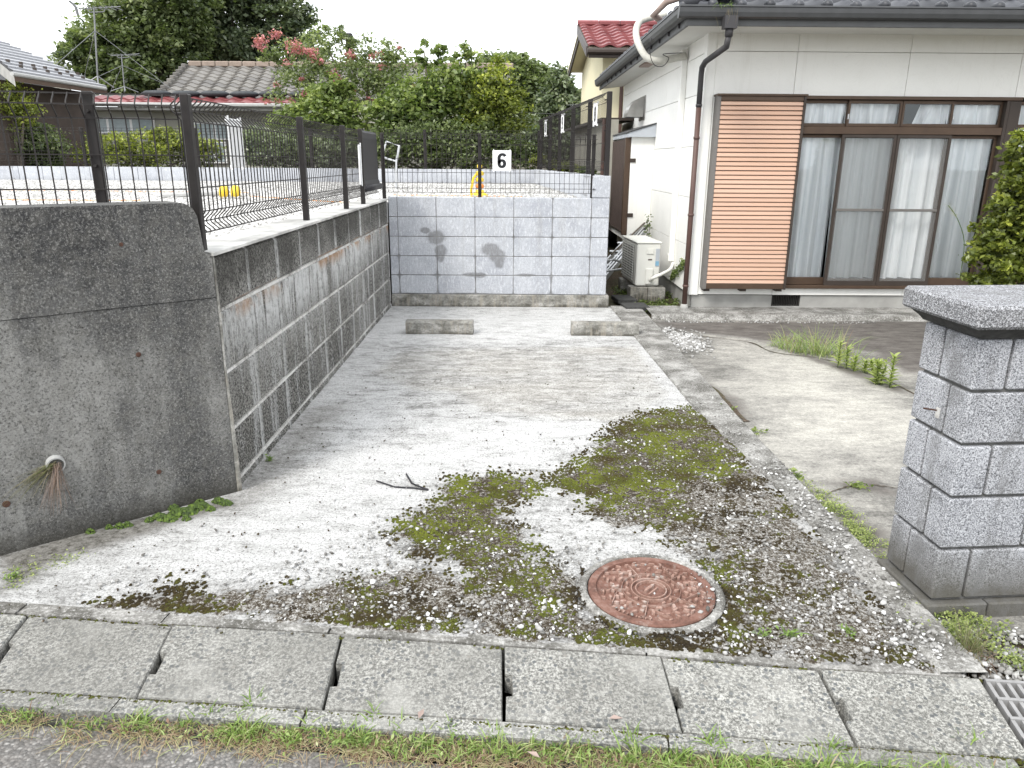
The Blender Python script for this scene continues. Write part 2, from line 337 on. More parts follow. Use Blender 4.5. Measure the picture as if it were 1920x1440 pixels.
def m_driveway():
    m = NT('driveway_concrete'); p = m.pos(); big = m.noise(p, 1.1, 7, .6, .3); mid = m.noise(m.pos((.7, 1.6, 1)), 9, 8, .78); fine = m.noise(p, 120, 4, .85); D = m.attr('dark'); Y = m.attr('pale')
    f2 = m.noise(p, 40, 7, .9); tone = m.math('ADD', m.math('ADD', m.math('MULTIPLY', big, .4), m.math('ADD', m.math('MULTIPLY', mid, .35), m.math('MULTIPLY', f2, .45))), m.math('MULTIPLY', Y, .09))
    c = m.ramp(tone, [(.50, (.07, .066, .06)), (.565, (.145, .14, .128)), (.63, (.26, .25, .227)), (.74, (.43, .415, .37))])
    spk = m.ramp(fine, [(.40, 1), (.47, 0)]); c = m.mix(m.math('MULTIPLY', spk, .55), c, (.16, .15, .13))
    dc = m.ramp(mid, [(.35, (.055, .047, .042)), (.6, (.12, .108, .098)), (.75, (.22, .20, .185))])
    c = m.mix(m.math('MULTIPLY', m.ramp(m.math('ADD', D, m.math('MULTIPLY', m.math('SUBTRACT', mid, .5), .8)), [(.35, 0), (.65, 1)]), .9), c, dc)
    return m.done(c, .93, m.bump(m.math('ADD', fine, mid), .45, .006))
def m_kerb():
    m = NT('kerb_concrete'); p = m.pos(); n = m.noise(p, 5, 7, .7); f = m.noise(p, 130, 4, .85)
    c = m.ramp(n, [(.40, (.09, .086, .076)), (.50, (.18, .175, .162)), (.60, (.31, .303, .285))]); f = m.noise(p, 75, 5, .9); c = m.mix(m.ramp(f, [(.40, .75), (.47, 0)]), c, (.08, .075, .065)); c = m.mix(m.ramp(f, [(.54, 0), (.60, .6)]), c, (.56, .55, .53))
    return m.done(c, .93, m.bump(f, .6, .006))
def m_aggregate():
    m = NT('exposed_aggregate_cover'); p = m.pos(); r = m.rnd()
    wob = m.n('ShaderNodeMix', data_type='RGBA'); wob.inputs[0].default_value = .5
    o = m.n('ShaderNodeTexVoronoi'); o.inputs['Scale'].default_value = 62; m.l(p, o.inputs['Vector'])
    sep = m.n('ShaderNodeSeparateColor'); m.l(o.outputs['Color'], sep.inputs[0])
    stone = m.math('MULTIPLY', m.ramp(o.outputs['Distance'], [(.34, 1), (.46, 0)]), m.ramp(sep.outputs[0], [(.50, 0), (.53, 1)]))
    sc = m.ramp(sep.outputs[1], [(.0, (.045, .052, .06)), (.5, (.09, .097, .10)), (.8, (.14, .14, .135)), (1, (.24, .225, .20))])
    f = m.noise(p, 170, 4, .85); b = m.noise(p, 4, 6, .6)
    f = m.noise(p, 105, 5, .9); matrix = m.ramp(f, [(.42, (.065, .065, .06)), (.50, (.20, .197, .18)), (.57, (.44, .436, .405))])
    c = m.mix(m.math('MULTIPLY', stone, .9), matrix, sc)
    c = m.mix(m.ramp(b, [(.36, .45), (.6, 0)]), c, (.13, .128, .115)); c = m.mix(m.math('MULTIPLY', r, .42), c, (.14, .135, .125)); c = m.mix(m.ramp(m.noise(p, 2.2, 6, .7), [(.50, 0), (.62, .45)]), c, (.36, .355, .33))
    return m.done(c, .9, m.bump(m.math('ADD', m.math('MULTIPLY', stone, .5), f), .5, .004))
def m_asphalt():
    m = NT('worn_asphalt'); p = m.pos(); v = m.n('ShaderNodeTexVoronoi'); v.inputs['Scale'].default_value = 105; m.l(p, v.inputs['Vector'])
    sep = m.n('ShaderNodeSeparateColor'); m.l(v.outputs['Color'], sep.inputs[0])
    f = m.noise(p, 90, 5, .8); b = m.noise(p, 5, 5, .6)
    c = m.ramp(sep.outputs[0], [(0, (.12, .118, .114)), (.5, (.19, .183, .175)), (.85, (.25, .235, .22)), (1, (.36, .35, .335))])
    c = m.mix(m.ramp(v.outputs['Distance'], [(.35, 0), (.7, .55)]), c, (.07, .065, .06)); f = m.noise(p, 70, 6, .9); c = m.mix(m.ramp(f, [(.58, 0), (.7, .45)]), c, (.34, .33, .31))
    c = m.mix(m.ramp(b, [(.35, .4), (.6, 0)]), c, (.10, .09, .08))
    return m.done(c, .9, m.bump(m.math('SUBTRACT', f, m.math('MULTIPLY', v.outputs['Distance'], 1.4)), .7, .006))
def m_gravel_lot():
    m = NT('lot_gravel'); p = m.pos(); v = m.n('ShaderNodeTexVoronoi'); v.inputs['Scale'].default_value = 36; m.l(p, v.inputs['Vector'])
    sep = m.n('ShaderNodeSeparateColor'); m.l(v.outputs['Color'], sep.inputs[0])
    c = m.ramp(sep.outputs[0], [(0, (.38, .37, .35)), (.4, (.60, .59, .57)), (1, (.78, .77, .75))]); c = m.mix(m.ramp(v.outputs['Distance'], [(.5, 0), (.8, .4)]), c, (.2, .19, .17))
    return m.done(c, .9, m.bump(v.outputs['Distance'], 1.0, .02))
def m_soil():
    m = NT('soil'); p = m.pos(); n = m.noise(p, 45, 6, .8); b = m.noise(p, 3, 5)
    c = m.ramp(n, [(.35, (.035, .024, .015)), (.55, (.09, .066, .045)), (.7, (.24, .21, .17))]); c = m.mix(m.ramp(b, [(.45, 0), (.6, .5)]), c, (.05, .065, .025))
    return m.done(c, .95, m.bump(n, .8, .015))
def m_moss():
    m = NT('moss'); p = m.pos(); f = m.noise(p, 260, 4, .85)
    c = m.ramp(m.attr('tint'), [(0, (.024, .015, .007)), (.25, (.046, .032, .010)), (.42, (.062, .052, .010)), (.68, (.080, .090, .010)), (1, (.135, .155, .015))])
    c = m.mix(m.ramp(f, [(.40, .75), (.52, 0)]), c, (.022, .022, .006))
    return m.done(c, 1.0, m.bump(f, 1.0, .006))
def m_stone(bright=False):
    m = NT('pale_gravel_stone' if not bright else 'white_lot_stone'); p = m.pos(); f = m.noise(p, 120, 4, .7)
    c = m.ramp(m.attr('tint'), [(0, (.07, .066, .06)), (.35, (.17, .165, .155)), (.7, (.32, .315, .305)), (1, (.60, .60, .59))]); c = m.mix(m.ramp(f, [(.35, .35), (.55, 0)]), c, (.2, .19, .17))
    if bright: c = m.mix(.28, c, (.70, .69, .67))
    return m.done(c, .85, m.bump(f, .3, .003))
def m_lid(k=1.0):
    m = NT('rusty_iron_lid' if k == 1 else 'rusty_iron_shaded'); p = m.pos(); f = m.noise(p, 60, 6, .75); b = m.noise(p, 9, 5, .6)
    c = m.ramp(m.math('ADD', m.math('MULTIPLY', f, .5), m.math('MULTIPLY', b, .5)), [(.38, (.14, .085, .066)), (.5, (.25, .150, .118)), (.62, (.34, .25, .215))])
    c = m.mix(m.ramp(m.noise(p, 16, 6, .7), [(.56, 0), (.66, .75)]), c, (.40, .36, .33))
    if k != 1: c = m.mix(1.0, c, (.60, .50, .47), 'MULTIPLY')  # darker copy: shade in the recesses of the relief put into colour
    return m.done(c, .8, m.bump(f, .4, .002))
def m_curtain():
    m = NT('lace_curtain'); p = m.pos(); n = m.noise(m.pos((14, 14, .3)), 1.6, 3)
    c = m.ramp(n, [(.38, (.78, .80, .82)), (.60, (.95, .96, .97))]); return m.done(c, .9)
def m_glass():
    m = NT('window_glass'); gl = m.n('ShaderNodeBsdfGlossy'); gl.inputs['Roughness'].default_value = .02; gl.inputs['Color'].default_value = (.9, .95, .95, 1)
    tr = m.n('ShaderNodeBsdfTransparent'); tr.inputs[0].default_value = (.97, .98, .98, 1)
    fr = m.n('ShaderNodeFresnel'); fr.inputs[0].default_value = 1.5
    ms = m.n('ShaderNodeMixShader'); m.l(m.math('MULTIPLY', fr.outputs[0], 1.6, True), ms.inputs[0]); m.l(tr.outputs[0], ms.inputs[1]); m.l(gl.outputs[0], ms.inputs[2])
    m.l(ms.outputs[0], m.t.nodes['Material Output'].inputs[0]); return m.mat
def m_mesh_sheet(name, col, op):
    m = NT(name); m.done(tuple(col), .8); tr = m.n('ShaderNodeBsdfTransparent')
    ms = m.n('ShaderNodeMixShader'); ms.inputs[0].default_value = op; m.l(tr.outputs[0], ms.inputs[1]); m.l(m.b.outputs[0], ms.inputs[2])
    m.l(ms.outputs[0], m.t.nodes['Material Output'].inputs[0]); return m.mat
def m_tile(name, a, b, rough=.45):
    m = NT(name); p = m.pos(); r = m.rnd(); n = m.noise(p, 12, 5, .7)
    c = m.mix(r, a, b); c = m.mix(m.ramp(n, [(.4, .0), (.7, .5)]), c, tuple(x*.5 for x in a)); return m.done(c, rough, m.bump(n, .3, .005))

def m_slat():
    m = NT('copper_shutter_slat'); p = m.pos((.3, 1, 6)); r = m.rnd(); n = m.noise(p, 9, 5, .7)
    c = m.mix(r, (.51, .325, .23), (.57, .38, .28)); c = m.mix(m.ramp(n, [(.42, 0), (.66, .35)]), c, (.46, .33, .27)); c = m.mix(m.ramp(m.noise(m.pos(), 60, 4, .8), [(.60, 0), (.70, .25)]), c, (.35, .26, .21))
    return m.done(c, .45, m.bump(n, .05, .002), .1)
MT = dict(old=m_old_concrete(), split=m_split_block(), mortar=m_mortar_light(), gblock=m_grey_block(), joint=m_damp_joint(), footing=m_footing(),
    pil=m_pillar('pillar_block', (.215, .222, .240), (.37, .378, .40), .95), cap=m_pillar('pillar_cap', (.085, .085, .09), (.20, .20, .205), 0), moul=simple('dark_moulding', (.06, .06, .058), .9, 0, .5, 40, .3),
    panel=m_white_panel(), slab=m_slab(), drive=m_driveway(), kerb=m_kerb(), agg=m_aggregate(), asph=m_asphalt(), lot=m_gravel_lot(), soil=m_soil(),
    moss=m_moss(), stone=m_stone(), lotstone=m_stone(True), lid=m_lid(), lid_shaded=m_lid(.5), curtain=m_curtain(), glass=m_glass(), screen=m_mesh_sheet('insect_screen', (.30, .31, .31), .34),
    fence=simple('dark_bronze_paint', (.022, .019, .018), .5, .1, .2, 60, .05), bronze=simple('bronze_aluminium', (.088, .058, .040), .42, .3, .2, 8, .02),
    bronze_dark=simple('dark_bronze_frame', (.055, .043, .036), .5, .2, .2, 8, .02), slat=m_slat(),
    slat2=simple('grey_bronze_side', (.16, .15, .14), .5, .2, .1, 8, .02), gutter=simple('dark_grey_gutter', (.07, .072, .075), .45, 0, .2, 12, .03), fascia=simple('grey_fascia', (.115, .118, .12), .55, 0, .2, 6, .03),
    soffit=simple('soffit_board', (.66, .655, .62), .8, 0, .08, 4, .03), pipe=simple('brown_pvc', (.105, .062, .052), .5, 0, .2, 8, .02), pipeblk=simple('black_pvc', (.05, .048, .05), .5, 0, .2, 8, .02),
    coremort=simple('dark_joint_mortar', (.15, .148, .14), .95, 0, .5, 30, .3), topstrip=simple('sun_patched_mortar_top', (.62, .61, .58), .9, 0, .65, 4, .2), found=simple('foundation_render', (.36, .355, .335), .9, 0, .3, 5, .15), beige=simple('beige_duct', (.55, .53, .48), .6, 0, .12, 10, .03), brownduct=simple('brown_duct', (.30, .23, .20), .6, 0, .15, 10, .03),
    steel=simple('stainless', (.42, .41, .39), .35, .8, .3, 7, .05), alu_dull=simple('dull_aerial_metal', (.22, .225, .23), .5, .5), alu=simple('aluminium', (.55, .56, .57), .38, .7, .15, 20, .03), acwhite=simple('ac_casing', (.68, .675, .63), .5, 0, .06, 5, .01),
    black=simple('black_plastic', (.025, .024, .027), .55, 0, .2, 20, .05), white=simple('white_paint', (.80, .80, .80), .5, 0, .05, 10, .01), ink=simple('black_ink', (.012, .013, .016), .5, 0, .02, 10, .0),
    yellow=simple('yellow_plastic', (.78, .55, .045), .45, 0, .15, 10, .02), orange=simple('orange_plastic', (.78, .26, .05), .5, 0, .15, 10, .02), rope=simple('faded_rope', (.42, .36, .22), .8), pvc=simple('grey_pvc', (.36, .36, .35), .5, 0, .15, 14, .02),
    cream=simple('cream_render', (.78, .72, .50), .8, 0, .06, 2, .03), creamsoff=simple('cream_soffit', (.70, .66, .50), .8, 0, .05, 2, .02), red=m_tile('red_roof_tile', (.17, .045, .048), (.24, .075, .075)), kawara=m_tile('grey_kawara_tile', (.115, .108, .10), (.19, .178, .16), .6),
    glaze=m_tile('glazed_kawara', (.035, .037, .042), (.075, .078, .088), .42), slate=m_tile('grey_slate_roof', (.26, .265, .28), (.34, .345, .36), .45), wallgrey=simple('grey_beige_render', (.40, .395, .35), .85, 0, .12, 3, .04),
    wallbrown=simple('brown_board', (.085, .065, .055), .8, 0, .3, 6, .05), beigewall=simple('stained_beige_wall', (.40, .385, .33), .9, 0, .3, 3, .08), bluecurt=simple('pale_window', (.36, .42, .44), .4, 0, .3, 12, .02), dark=simple('dark_interior', (.035, .033, .03), .9, 0, .2, 3, .02),  # the dark interior tone puts the shade of hollows into colour
    bark=simple('bark', (.16, .135, .11), .9, 0, .5, 30, .5), grating=simple('weathered_grating', (.34, .335, .33), .55, .3, .35, 18, .1), lattice=simple('brown_lattice', (.10, .075, .065), .6, .1, .25, 12, .05), panelblue=simple('pale_roof_flashing', (.50, .53, .57), .4, .4, .1, 6, .02),
    bark2=simple('rust_spot', (.085, .045, .032), .95, 0, .4, 60, .3), poster=simple('poster_orange', (.50, .28, .13), .7, 0, .2, 9, .0), postergreen=simple('poster_green', (.16, .26, .17), .7, 0, .2, 9, .0), blue=simple('blue_sticker', (.20, .38, .52), .5, 0, .1, 30, .0), hose=simple('fabric_hose', (.52, .51, .46), .8, 0, .2, 30, .1),
    sandbag=simple('black_sandbag', (.045, .05, .055), .6, 0, .4, 8, .3))
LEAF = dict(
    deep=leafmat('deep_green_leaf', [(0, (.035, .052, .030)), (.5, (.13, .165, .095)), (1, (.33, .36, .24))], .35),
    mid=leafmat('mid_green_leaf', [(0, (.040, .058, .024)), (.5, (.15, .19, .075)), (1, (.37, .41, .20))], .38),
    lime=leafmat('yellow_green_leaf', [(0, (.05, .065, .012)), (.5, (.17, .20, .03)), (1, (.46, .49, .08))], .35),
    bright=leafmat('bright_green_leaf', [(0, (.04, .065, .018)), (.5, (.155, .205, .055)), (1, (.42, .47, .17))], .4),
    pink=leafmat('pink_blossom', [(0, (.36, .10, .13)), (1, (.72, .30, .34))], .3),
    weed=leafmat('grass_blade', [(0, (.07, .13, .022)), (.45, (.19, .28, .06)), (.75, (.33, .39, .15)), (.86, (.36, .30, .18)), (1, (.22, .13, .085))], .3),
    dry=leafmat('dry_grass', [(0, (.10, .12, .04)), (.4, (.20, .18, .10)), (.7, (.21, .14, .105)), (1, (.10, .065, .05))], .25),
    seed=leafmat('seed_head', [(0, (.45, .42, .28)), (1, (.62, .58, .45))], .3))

# ------------------------------------------------------------------ number crunching helpers
def vnoise(x, y, seed=0, octaves=4):
    tot = 0; amp = 1; nrm = 0
    for o in range(octaves):
        r = np.random.default_rng(seed*17+o); g = r.random((64, 64)); xs = x*2**o; ys = y*2**o
        xi = np.floor(xs).astype(int); yi = np.floor(ys).astype(int); fx = xs-xi; fy = ys-yi; fx = fx*fx*(3-2*fx); fy = fy*fy*(3-2*fy)
        a = g[xi % 64, yi % 64]; b = g[(xi+1) % 64, yi % 64]; c = g[xi % 64, (yi+1) % 64]; d = g[(xi+1) % 64, (yi+1) % 64]
        tot = tot+amp*((a*(1-fx)+b*fx)*(1-fy)+(c*(1-fx)+d*fx)*fy); nrm += amp; amp *= .55
    return tot/nrm
def wpoly(pts, z=0): return np.array([G(u, v, z)[:2] for u, v in pts])
def pmask(x, y, poly, soft=.04, wob=.06, seed=0):
    x = x+(vnoise(x*9+50, y*9+50, seed)-.5)*2*wob; y = y+(vnoise(x*9+90, y*9+20, seed+5)-.5)*2*wob
    inside = np.zeros(x.shape, bool); dmin = np.full(x.shape, 1e9); n = len(poly)
    for i in range(n):
        x1, y1 = poly[i]; x2, y2 = poly[(i+1) % n]
        c = ((y1 > y) != (y2 > y)) & (x < (x2-x1)*(y-y1)/(y2-y1+1e-12)+x1); inside ^= c
        dx, dy = x2-x1, y2-y1; t = np.clip(((x-x1)*dx+(y-y1)*dy)/(dx*dx+dy*dy+1e-12), 0, 1)
        dmin = np.minimum(dmin, np.hypot(x-x1-t*dx, y-y1-t*dy))
    sd = np.where(inside, dmin, -dmin)
    return np.clip(sd/soft*.5+.5, 0, 1)
def multimask(x, y, polys, **k):
    m = np.zeros(np.shape(x))
    for i, p in enumerate(polys): m = np.maximum(m, pmask(x, y, p, seed=i, **k))
    return m

SOIL = [wpoly(p) for p in [
    [(850, 900), (920, 890), (1000, 900), (1005, 930), (950, 945), (930, 965), (985, 1005), (1000, 1040), (930, 1050), (880, 1085), (850, 1040), (760, 1040), (745, 985), (790, 960), (850, 940), (815, 915)],
    [(1160, 800), (1220, 772), (1300, 765), (1350, 800), (1400, 870), (1425, 905), (1380, 960), (1300, 985), (1240, 990), (1150, 985), (1095, 960), (1110, 930), (1035, 915), (1050, 890), (1100, 860)],
    [(1390, 860), (1440, 900), (1520, 1000), (1620, 1090), (1700, 1180), (1770, 1270), (1640, 1250), (1480, 1238), (1300, 1222), (1335, 1140), (1330, 1060), (1260, 1020), (1210, 985), (1300, 960)],
    [(170, 1142), (260, 1108), (400, 1118), (500, 1102), (640, 1088), (760, 1076), (860, 1078), (900, 1040), (960, 1040), (1000, 1060), (1085, 1075), (1110, 1150), (1240, 1200), (1340, 1222), (900, 1195), (640, 1174), (420, 1157), (300, 1150)]]]
MOSS = [wpoly(p) for p in [
    [(850, 900), (920, 890), (1000, 900), (1000, 925), (950, 945), (920, 970), (975, 1010), (985, 1035), (930, 1045), (880, 1080), (850, 1040), (780, 1030), (752, 990), (800, 965), (850, 940)],
    [(1160, 800), (1220, 772), (1300, 768), (1340, 800), (1395, 870), (1410, 900), (1370, 920), (1300, 900), (1230, 930), (1200, 960), (1120, 960), (1110, 930), (1040, 915), (1060, 890), (1110, 860)],
    [(1200, 930), (1300, 960), (1330, 985), (1240, 990), (1180, 965)],
    [(660, 1125), (760, 1128), (850, 1165), (760, 1170), (650, 1165)], [(945, 1080), (1020, 1090), (1055, 1140), (955, 1148)], [(172, 1143), (250, 1128), (380, 1142), (380, 1151), (240, 1154)],
    [(1000, 1180), (1240, 1200), (1380, 1225), (1300, 1222), (1040, 1200)], [(1335, 1060), (1385, 1080), (1395, 1190), (1330, 1195), (1345, 1120)], [(880, 1035), (990, 1040), (1000, 1060), (900, 1075)], [(300, 1098), (330, 1100), (330, 1112), (300, 1112)]]]
WHITE = [wpoly(p) for p in [
    [(0, 1125), (140, 1040), (330, 985), (450, 950), (560, 860), (640, 760), (860, 760), (1100, 800), (1050, 880), (850, 890), (740, 980), (730, 1070), (400, 1105), (240, 1125)],
    [(985, 945), (1090, 940), (1200, 1010), (1160, 1045), (1060, 1060), (1010, 1020), (960, 965)],
    [(700, 575), (1140, 580), (1290, 740), (1300, 762), (1230, 770), (1240, 700), (1180, 640), (720, 640), (640, 740), (600, 760)]]]
TAN = [wpoly(p) for p in [[(760, 655), (1190, 650), (1250, 740), (1180, 790), (1040, 785), (900, 770), (860, 735), (780, 730), (700, 700)]]]
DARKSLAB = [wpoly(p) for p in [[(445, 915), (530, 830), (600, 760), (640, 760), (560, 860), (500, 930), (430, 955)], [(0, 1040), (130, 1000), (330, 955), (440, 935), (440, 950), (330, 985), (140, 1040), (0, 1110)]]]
def edgeY(x): return 2.286-.1133*(x+1.79)
KI = [(7.95, 1.045), (7.85, 1.045), (6.0, 1.10), (4.50, 1.152), (3.45, 1.258), (2.58, 1.311), (1.9, 1.312)]
KO = [(7.95, 1.36), (7.2, 1.372), (4.25, 1.384), (3.15, 1.407), (2.54, 1.44), (2.30, 1.45), (1.9, 1.46)]
def kin(y): return np.interp(y, [p[0] for p in KI][::-1], [p[1] for p in KI][::-1])
def kou(y): return np.interp(y, [p[0] for p in KO][::-1], [p[1] for p in KO][::-1])
def gridmesh(name, x, y, z, mat, attrs=None, parent=None):
    nj, ni = x.shape; v = np.stack([x.ravel(), y.ravel(), z.ravel()], 1)
    i = np.arange(ni-1); j = np.arange(nj-1)[:, None]; a = (j*ni+i).ravel()
    return npmesh(name, v, np.stack([a, a+1, a+ni+1, a+ni], 1), mat, parent, {k: w.ravel() for k, w in (attrs or {}).items()}, smooth=True)

# ------------------------------------------------------------------ the setting: ground sheets
o = MB().add([(-400, -200, -.42), (400, -200, -.42), (400, 900, -.42), (-400, 900, -.42)], [(0, 1, 2, 3)]).build('ground', MT['soil']); tag(o, kind='structure')
# road
def road_y(x): return 1.60-.113*(x-.06)
gx, gy = np.meshgrid(np.linspace(-9, 9, 120), np.linspace(0, 1, 40)); yy = road_y(gx)-(1-gy)*7
zz = -.058+.003*vnoise(gx*3+30, yy*3+50, 3)+np.where(gy < .02, 0, 0)
tag(gridmesh('road', gx, yy, zz, MT['asph']), kind='structure')
# parking slab
s = np.linspace(0, 1, 260)[:, None]; i = np.linspace(0, 1, 200)[None, :]
Yr = 2.0+5.92*s**1.5; X = -2.7+(kin(Yr)+2.7)*i; Y0 = edgeY(X); Y = Y0+(7.93-Y0)*s**1.5
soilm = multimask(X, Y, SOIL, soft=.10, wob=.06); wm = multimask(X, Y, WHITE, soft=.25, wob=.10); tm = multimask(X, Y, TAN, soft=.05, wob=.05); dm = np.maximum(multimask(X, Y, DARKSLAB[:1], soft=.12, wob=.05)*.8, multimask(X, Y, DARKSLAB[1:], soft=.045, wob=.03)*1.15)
soilm = soilm*np.clip(.05+1.75*vnoise(X*11+40, Y*11+10, 21), 0, 1)
Z = .006*vnoise(X*3+20, Y*3+20, 4, 5)+soilm*.006-.002-.012*tm*0
Z = np.where(s < .004, Z-.004, Z)
cx, cy, cr = .51, 2.385, .260
Z = np.where(np.hypot(X-cx, Y-cy) < cr+.02, -.012, Z)
soilm = np.where(np.hypot(X-cx, Y-cy) < cr-.03, 0, soilm)
mossm = multimask(X, Y, MOSS, soft=.10, wob=.06); soilm = np.maximum(soilm, mossm*.8*(soilm > .02)*np.clip(.3+1.3*vnoise(X*16+3, Y*16+8, 41, 3), 0, 1))
slab = tag(gridmesh('parking_slab', X, Y, Z, MT['slab'], dict(soil=soilm, white=wm, tan=tm, dark=dm, mossy=mossm)), kind='structure')
# kerb strip beside the slab
ys = np.concatenate([np.linspace(1.93, 4, 70), np.linspace(4.05, 7.9, 60)])[:, None]; t = np.array([0, .02, .04, .2, .4, .6, .8, .96, .98, 1.0, 1.0])[None, :]
KX = kin(ys)+(kou(ys)-kin(ys))*t+.006*(vnoise(ys*6+3+t, ys*2+9+0*t, 7)-.5)*2*(t > .9); KY = ys+0*t
KZ = .010+.006*vnoise(KX*5+20, KY*5+40, 8)+0*t; KZ = KZ-np.where((t < .01), .02, 0)-np.where(t > .99, .006, 0); KZ[:, -1] = -.12
tag(gridmesh('kerb', KX, KY, KZ, MT['kerb']), kind='structure')
# driveway of the house
ys = (2.18+5.2*np.linspace(0, 1, 150)**1.3)[:, None]; t = np.linspace(0, 1, 150)[None, :]
DX = kou(ys)+.004+(7-kou(ys))*t**1.3; DY = ys+0*t
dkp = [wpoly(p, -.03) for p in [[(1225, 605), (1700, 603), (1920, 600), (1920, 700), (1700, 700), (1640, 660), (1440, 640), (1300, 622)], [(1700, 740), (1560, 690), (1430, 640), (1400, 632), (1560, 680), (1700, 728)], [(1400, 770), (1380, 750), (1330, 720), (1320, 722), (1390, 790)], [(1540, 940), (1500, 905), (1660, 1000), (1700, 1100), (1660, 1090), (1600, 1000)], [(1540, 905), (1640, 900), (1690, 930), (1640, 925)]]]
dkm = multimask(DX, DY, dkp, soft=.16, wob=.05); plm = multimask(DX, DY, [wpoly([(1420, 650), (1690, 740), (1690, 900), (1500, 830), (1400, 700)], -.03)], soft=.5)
DZ = -.03+.006*vnoise(DX*2+10, DY*2+30, 9)-.01*dkm*0
tag(gridmesh('driveway', DX, DY, DZ, MT['drive'], dict(dark=dkm, pale=plm)), kind='structure')
# low soil beside the kerb, between the houses, under the pillar
b = MB(); b.add([(1.3, 1.2, -.05), (8, .6, -.05), (8, 7.5, -.052), (1.3, 7.5, -.052)], [(0, 1, 2, 3)]); b.add([(1.0, 7.3, -.046), (1.9, 7.3, -.046), (2.4, 16, -.02), (.8, 16, -.02)], [(0, 1, 2, 3)])
tag(b.build('garden_soil', MT['soil']), kind='structure')
# concrete apron along the foot of the house
gx, gy = np.meshgrid(np.linspace(1.40, 8, 110), np.linspace(0, 1, 10)); ax = gx; ay = 7.33+.03*vnoise(gx*5, gx*0+3, 2)+(7.85-7.33)*gy
az = .018+.012*vnoise(ax*5+9, ay*5+9, 6); az[0] = -.06
tag(gridmesh('house_apron', ax, ay, az, MT['kerb']), kind='structure')
# raised gravel lot and the land beyond it
HL = 1.068
b = MB(); poly = [(-1.40, 3.35), (-1.40, 7.95), (.86, 7.95), (.34, 12.95), (-20, 12.95), (-20, 4.45), (-2.35, 2.62)]
b.add([(x, y, HL+(.06 if y > 10 else 0)) for x, y in poly], [tuple(range(len(poly)))]); lot = tag(b.build('gravel_lot', MT['lot']), kind='structure')
b = MB().add([(-80, 13.05, 1.1), (.4, 13.05, 1.1), (.9, 13.05, 1.0), (80, 14.8, 1.0), (80, 160, 1.4), (-80, 160, 1.4)], [(0, 1, 2, 3, 4, 5)]); b.add([(.86, 8.1, 1.0), (.9, 8.1, -.4), (.9, 14, -.4), (.4, 13.05, 1.0)], [(0, 1, 2, 3)])
tag(b.build('upper_ground', MT['soil']), kind='structure')

# gravel on the lot
def rocks(name, P, size, mat, kindtag='stuff', oct_=False, tintlo=0, flat=.6):
    n = len(P)
    if oct_: bv = np.array([(1, 0, 0), (-1, 0, 0), (0, 1, 0), (0, -1, 0), (0, 0, 1), (0, 0, -1)], float); bf = np.array([(0, 2, 4), (2, 1, 4), (1, 3, 4), (3, 0, 4), (2, 0, 5), (1, 2, 5), (3, 1, 5), (0, 3, 5)])
    else:
        ph = (1+5**.5)/2; bv = np.array([(-1, ph, 0), (1, ph, 0), (-1, -ph, 0), (1, -ph, 0), (0, -1, ph), (0, 1, ph), (0, -1, -ph), (0, 1, -ph), (ph, 0, -1), (ph, 0, 1), (-ph, 0, -1), (-ph, 0, 1)])/1.9
        bf = np.array([(0, 11, 5), (0, 5, 1), (0, 1, 7), (0, 7, 10), (0, 10, 11), (1, 5, 9), (5, 11, 4), (11, 10, 2), (10, 7, 6), (7, 1, 8), (3, 9, 4), (3, 4, 2), (3, 2, 6), (3, 6, 8), (3, 8, 9), (4, 9, 5), (2, 4, 11), (6, 2, 10), (8, 6, 7), (9, 8, 1)])
    k = len(bv); v = bv[None]*(1+RNG.uniform(-.38, .32, (n, k, 1))); sc = np.stack([RNG.uniform(.8, 1.35, n), RNG.uniform(.55, 1.0, n), RNG.uniform(.4, .8, n)*flat/.6], 1)
    v = v*sc[:, None]*np.asarray(size)[:, None, None]
    a = RNG.uniform(0, 6.28, n); tl = RNG.normal(0, .4, n); ca, sa = np.cos(a), np.sin(a); ct, st = np.cos(tl), np.sin(tl)
    x, y, z = v[..., 0], v[..., 1], v[..., 2]; x, z = x*ct[:, None]-z*st[:, None], x*st[:, None]+z*ct[:, None]; x, y = x*ca[:, None]-y*sa[:, None], x*sa[:, None]+y*ca[:, None]
    v = np.stack([x, y, z], -1)+P[:, None]; f = (bf[None]+np.arange(n)[:, None, None]*k).reshape(-1, 3)
    t = np.repeat(np.clip(RNG.normal(.58, .30, n), tintlo, 1), k)
    o = npmesh(name, v.reshape(-1, 3), f, mat, None, t)
    if kindtag: tag(o, kind=kindtag)
    return o
n = 26000; px = RNG.uniform(-9, .8, n); py = 3.0+RNG.uniform(0, 1, n)**.8*9.9
ok = ((px < -1.45) | (py > 8.0)) & (px < .84-.104*(py-8)) & (py > 2.9-.113*(px+2.35)+.2) & (np.abs(px) < py*.78+.4)
P = np.stack([px, py, HL+np.clip((py-3.3)/9.7, 0, 1)*.058+.004], 1)[ok]
tag(rocks('lot_stones', P, RNG.uniform(.006, .016, len(P)), MT['lotstone'], oct_=True, tintlo=.45), 'loose pale gravel spread over the raised lot', 'gravel')

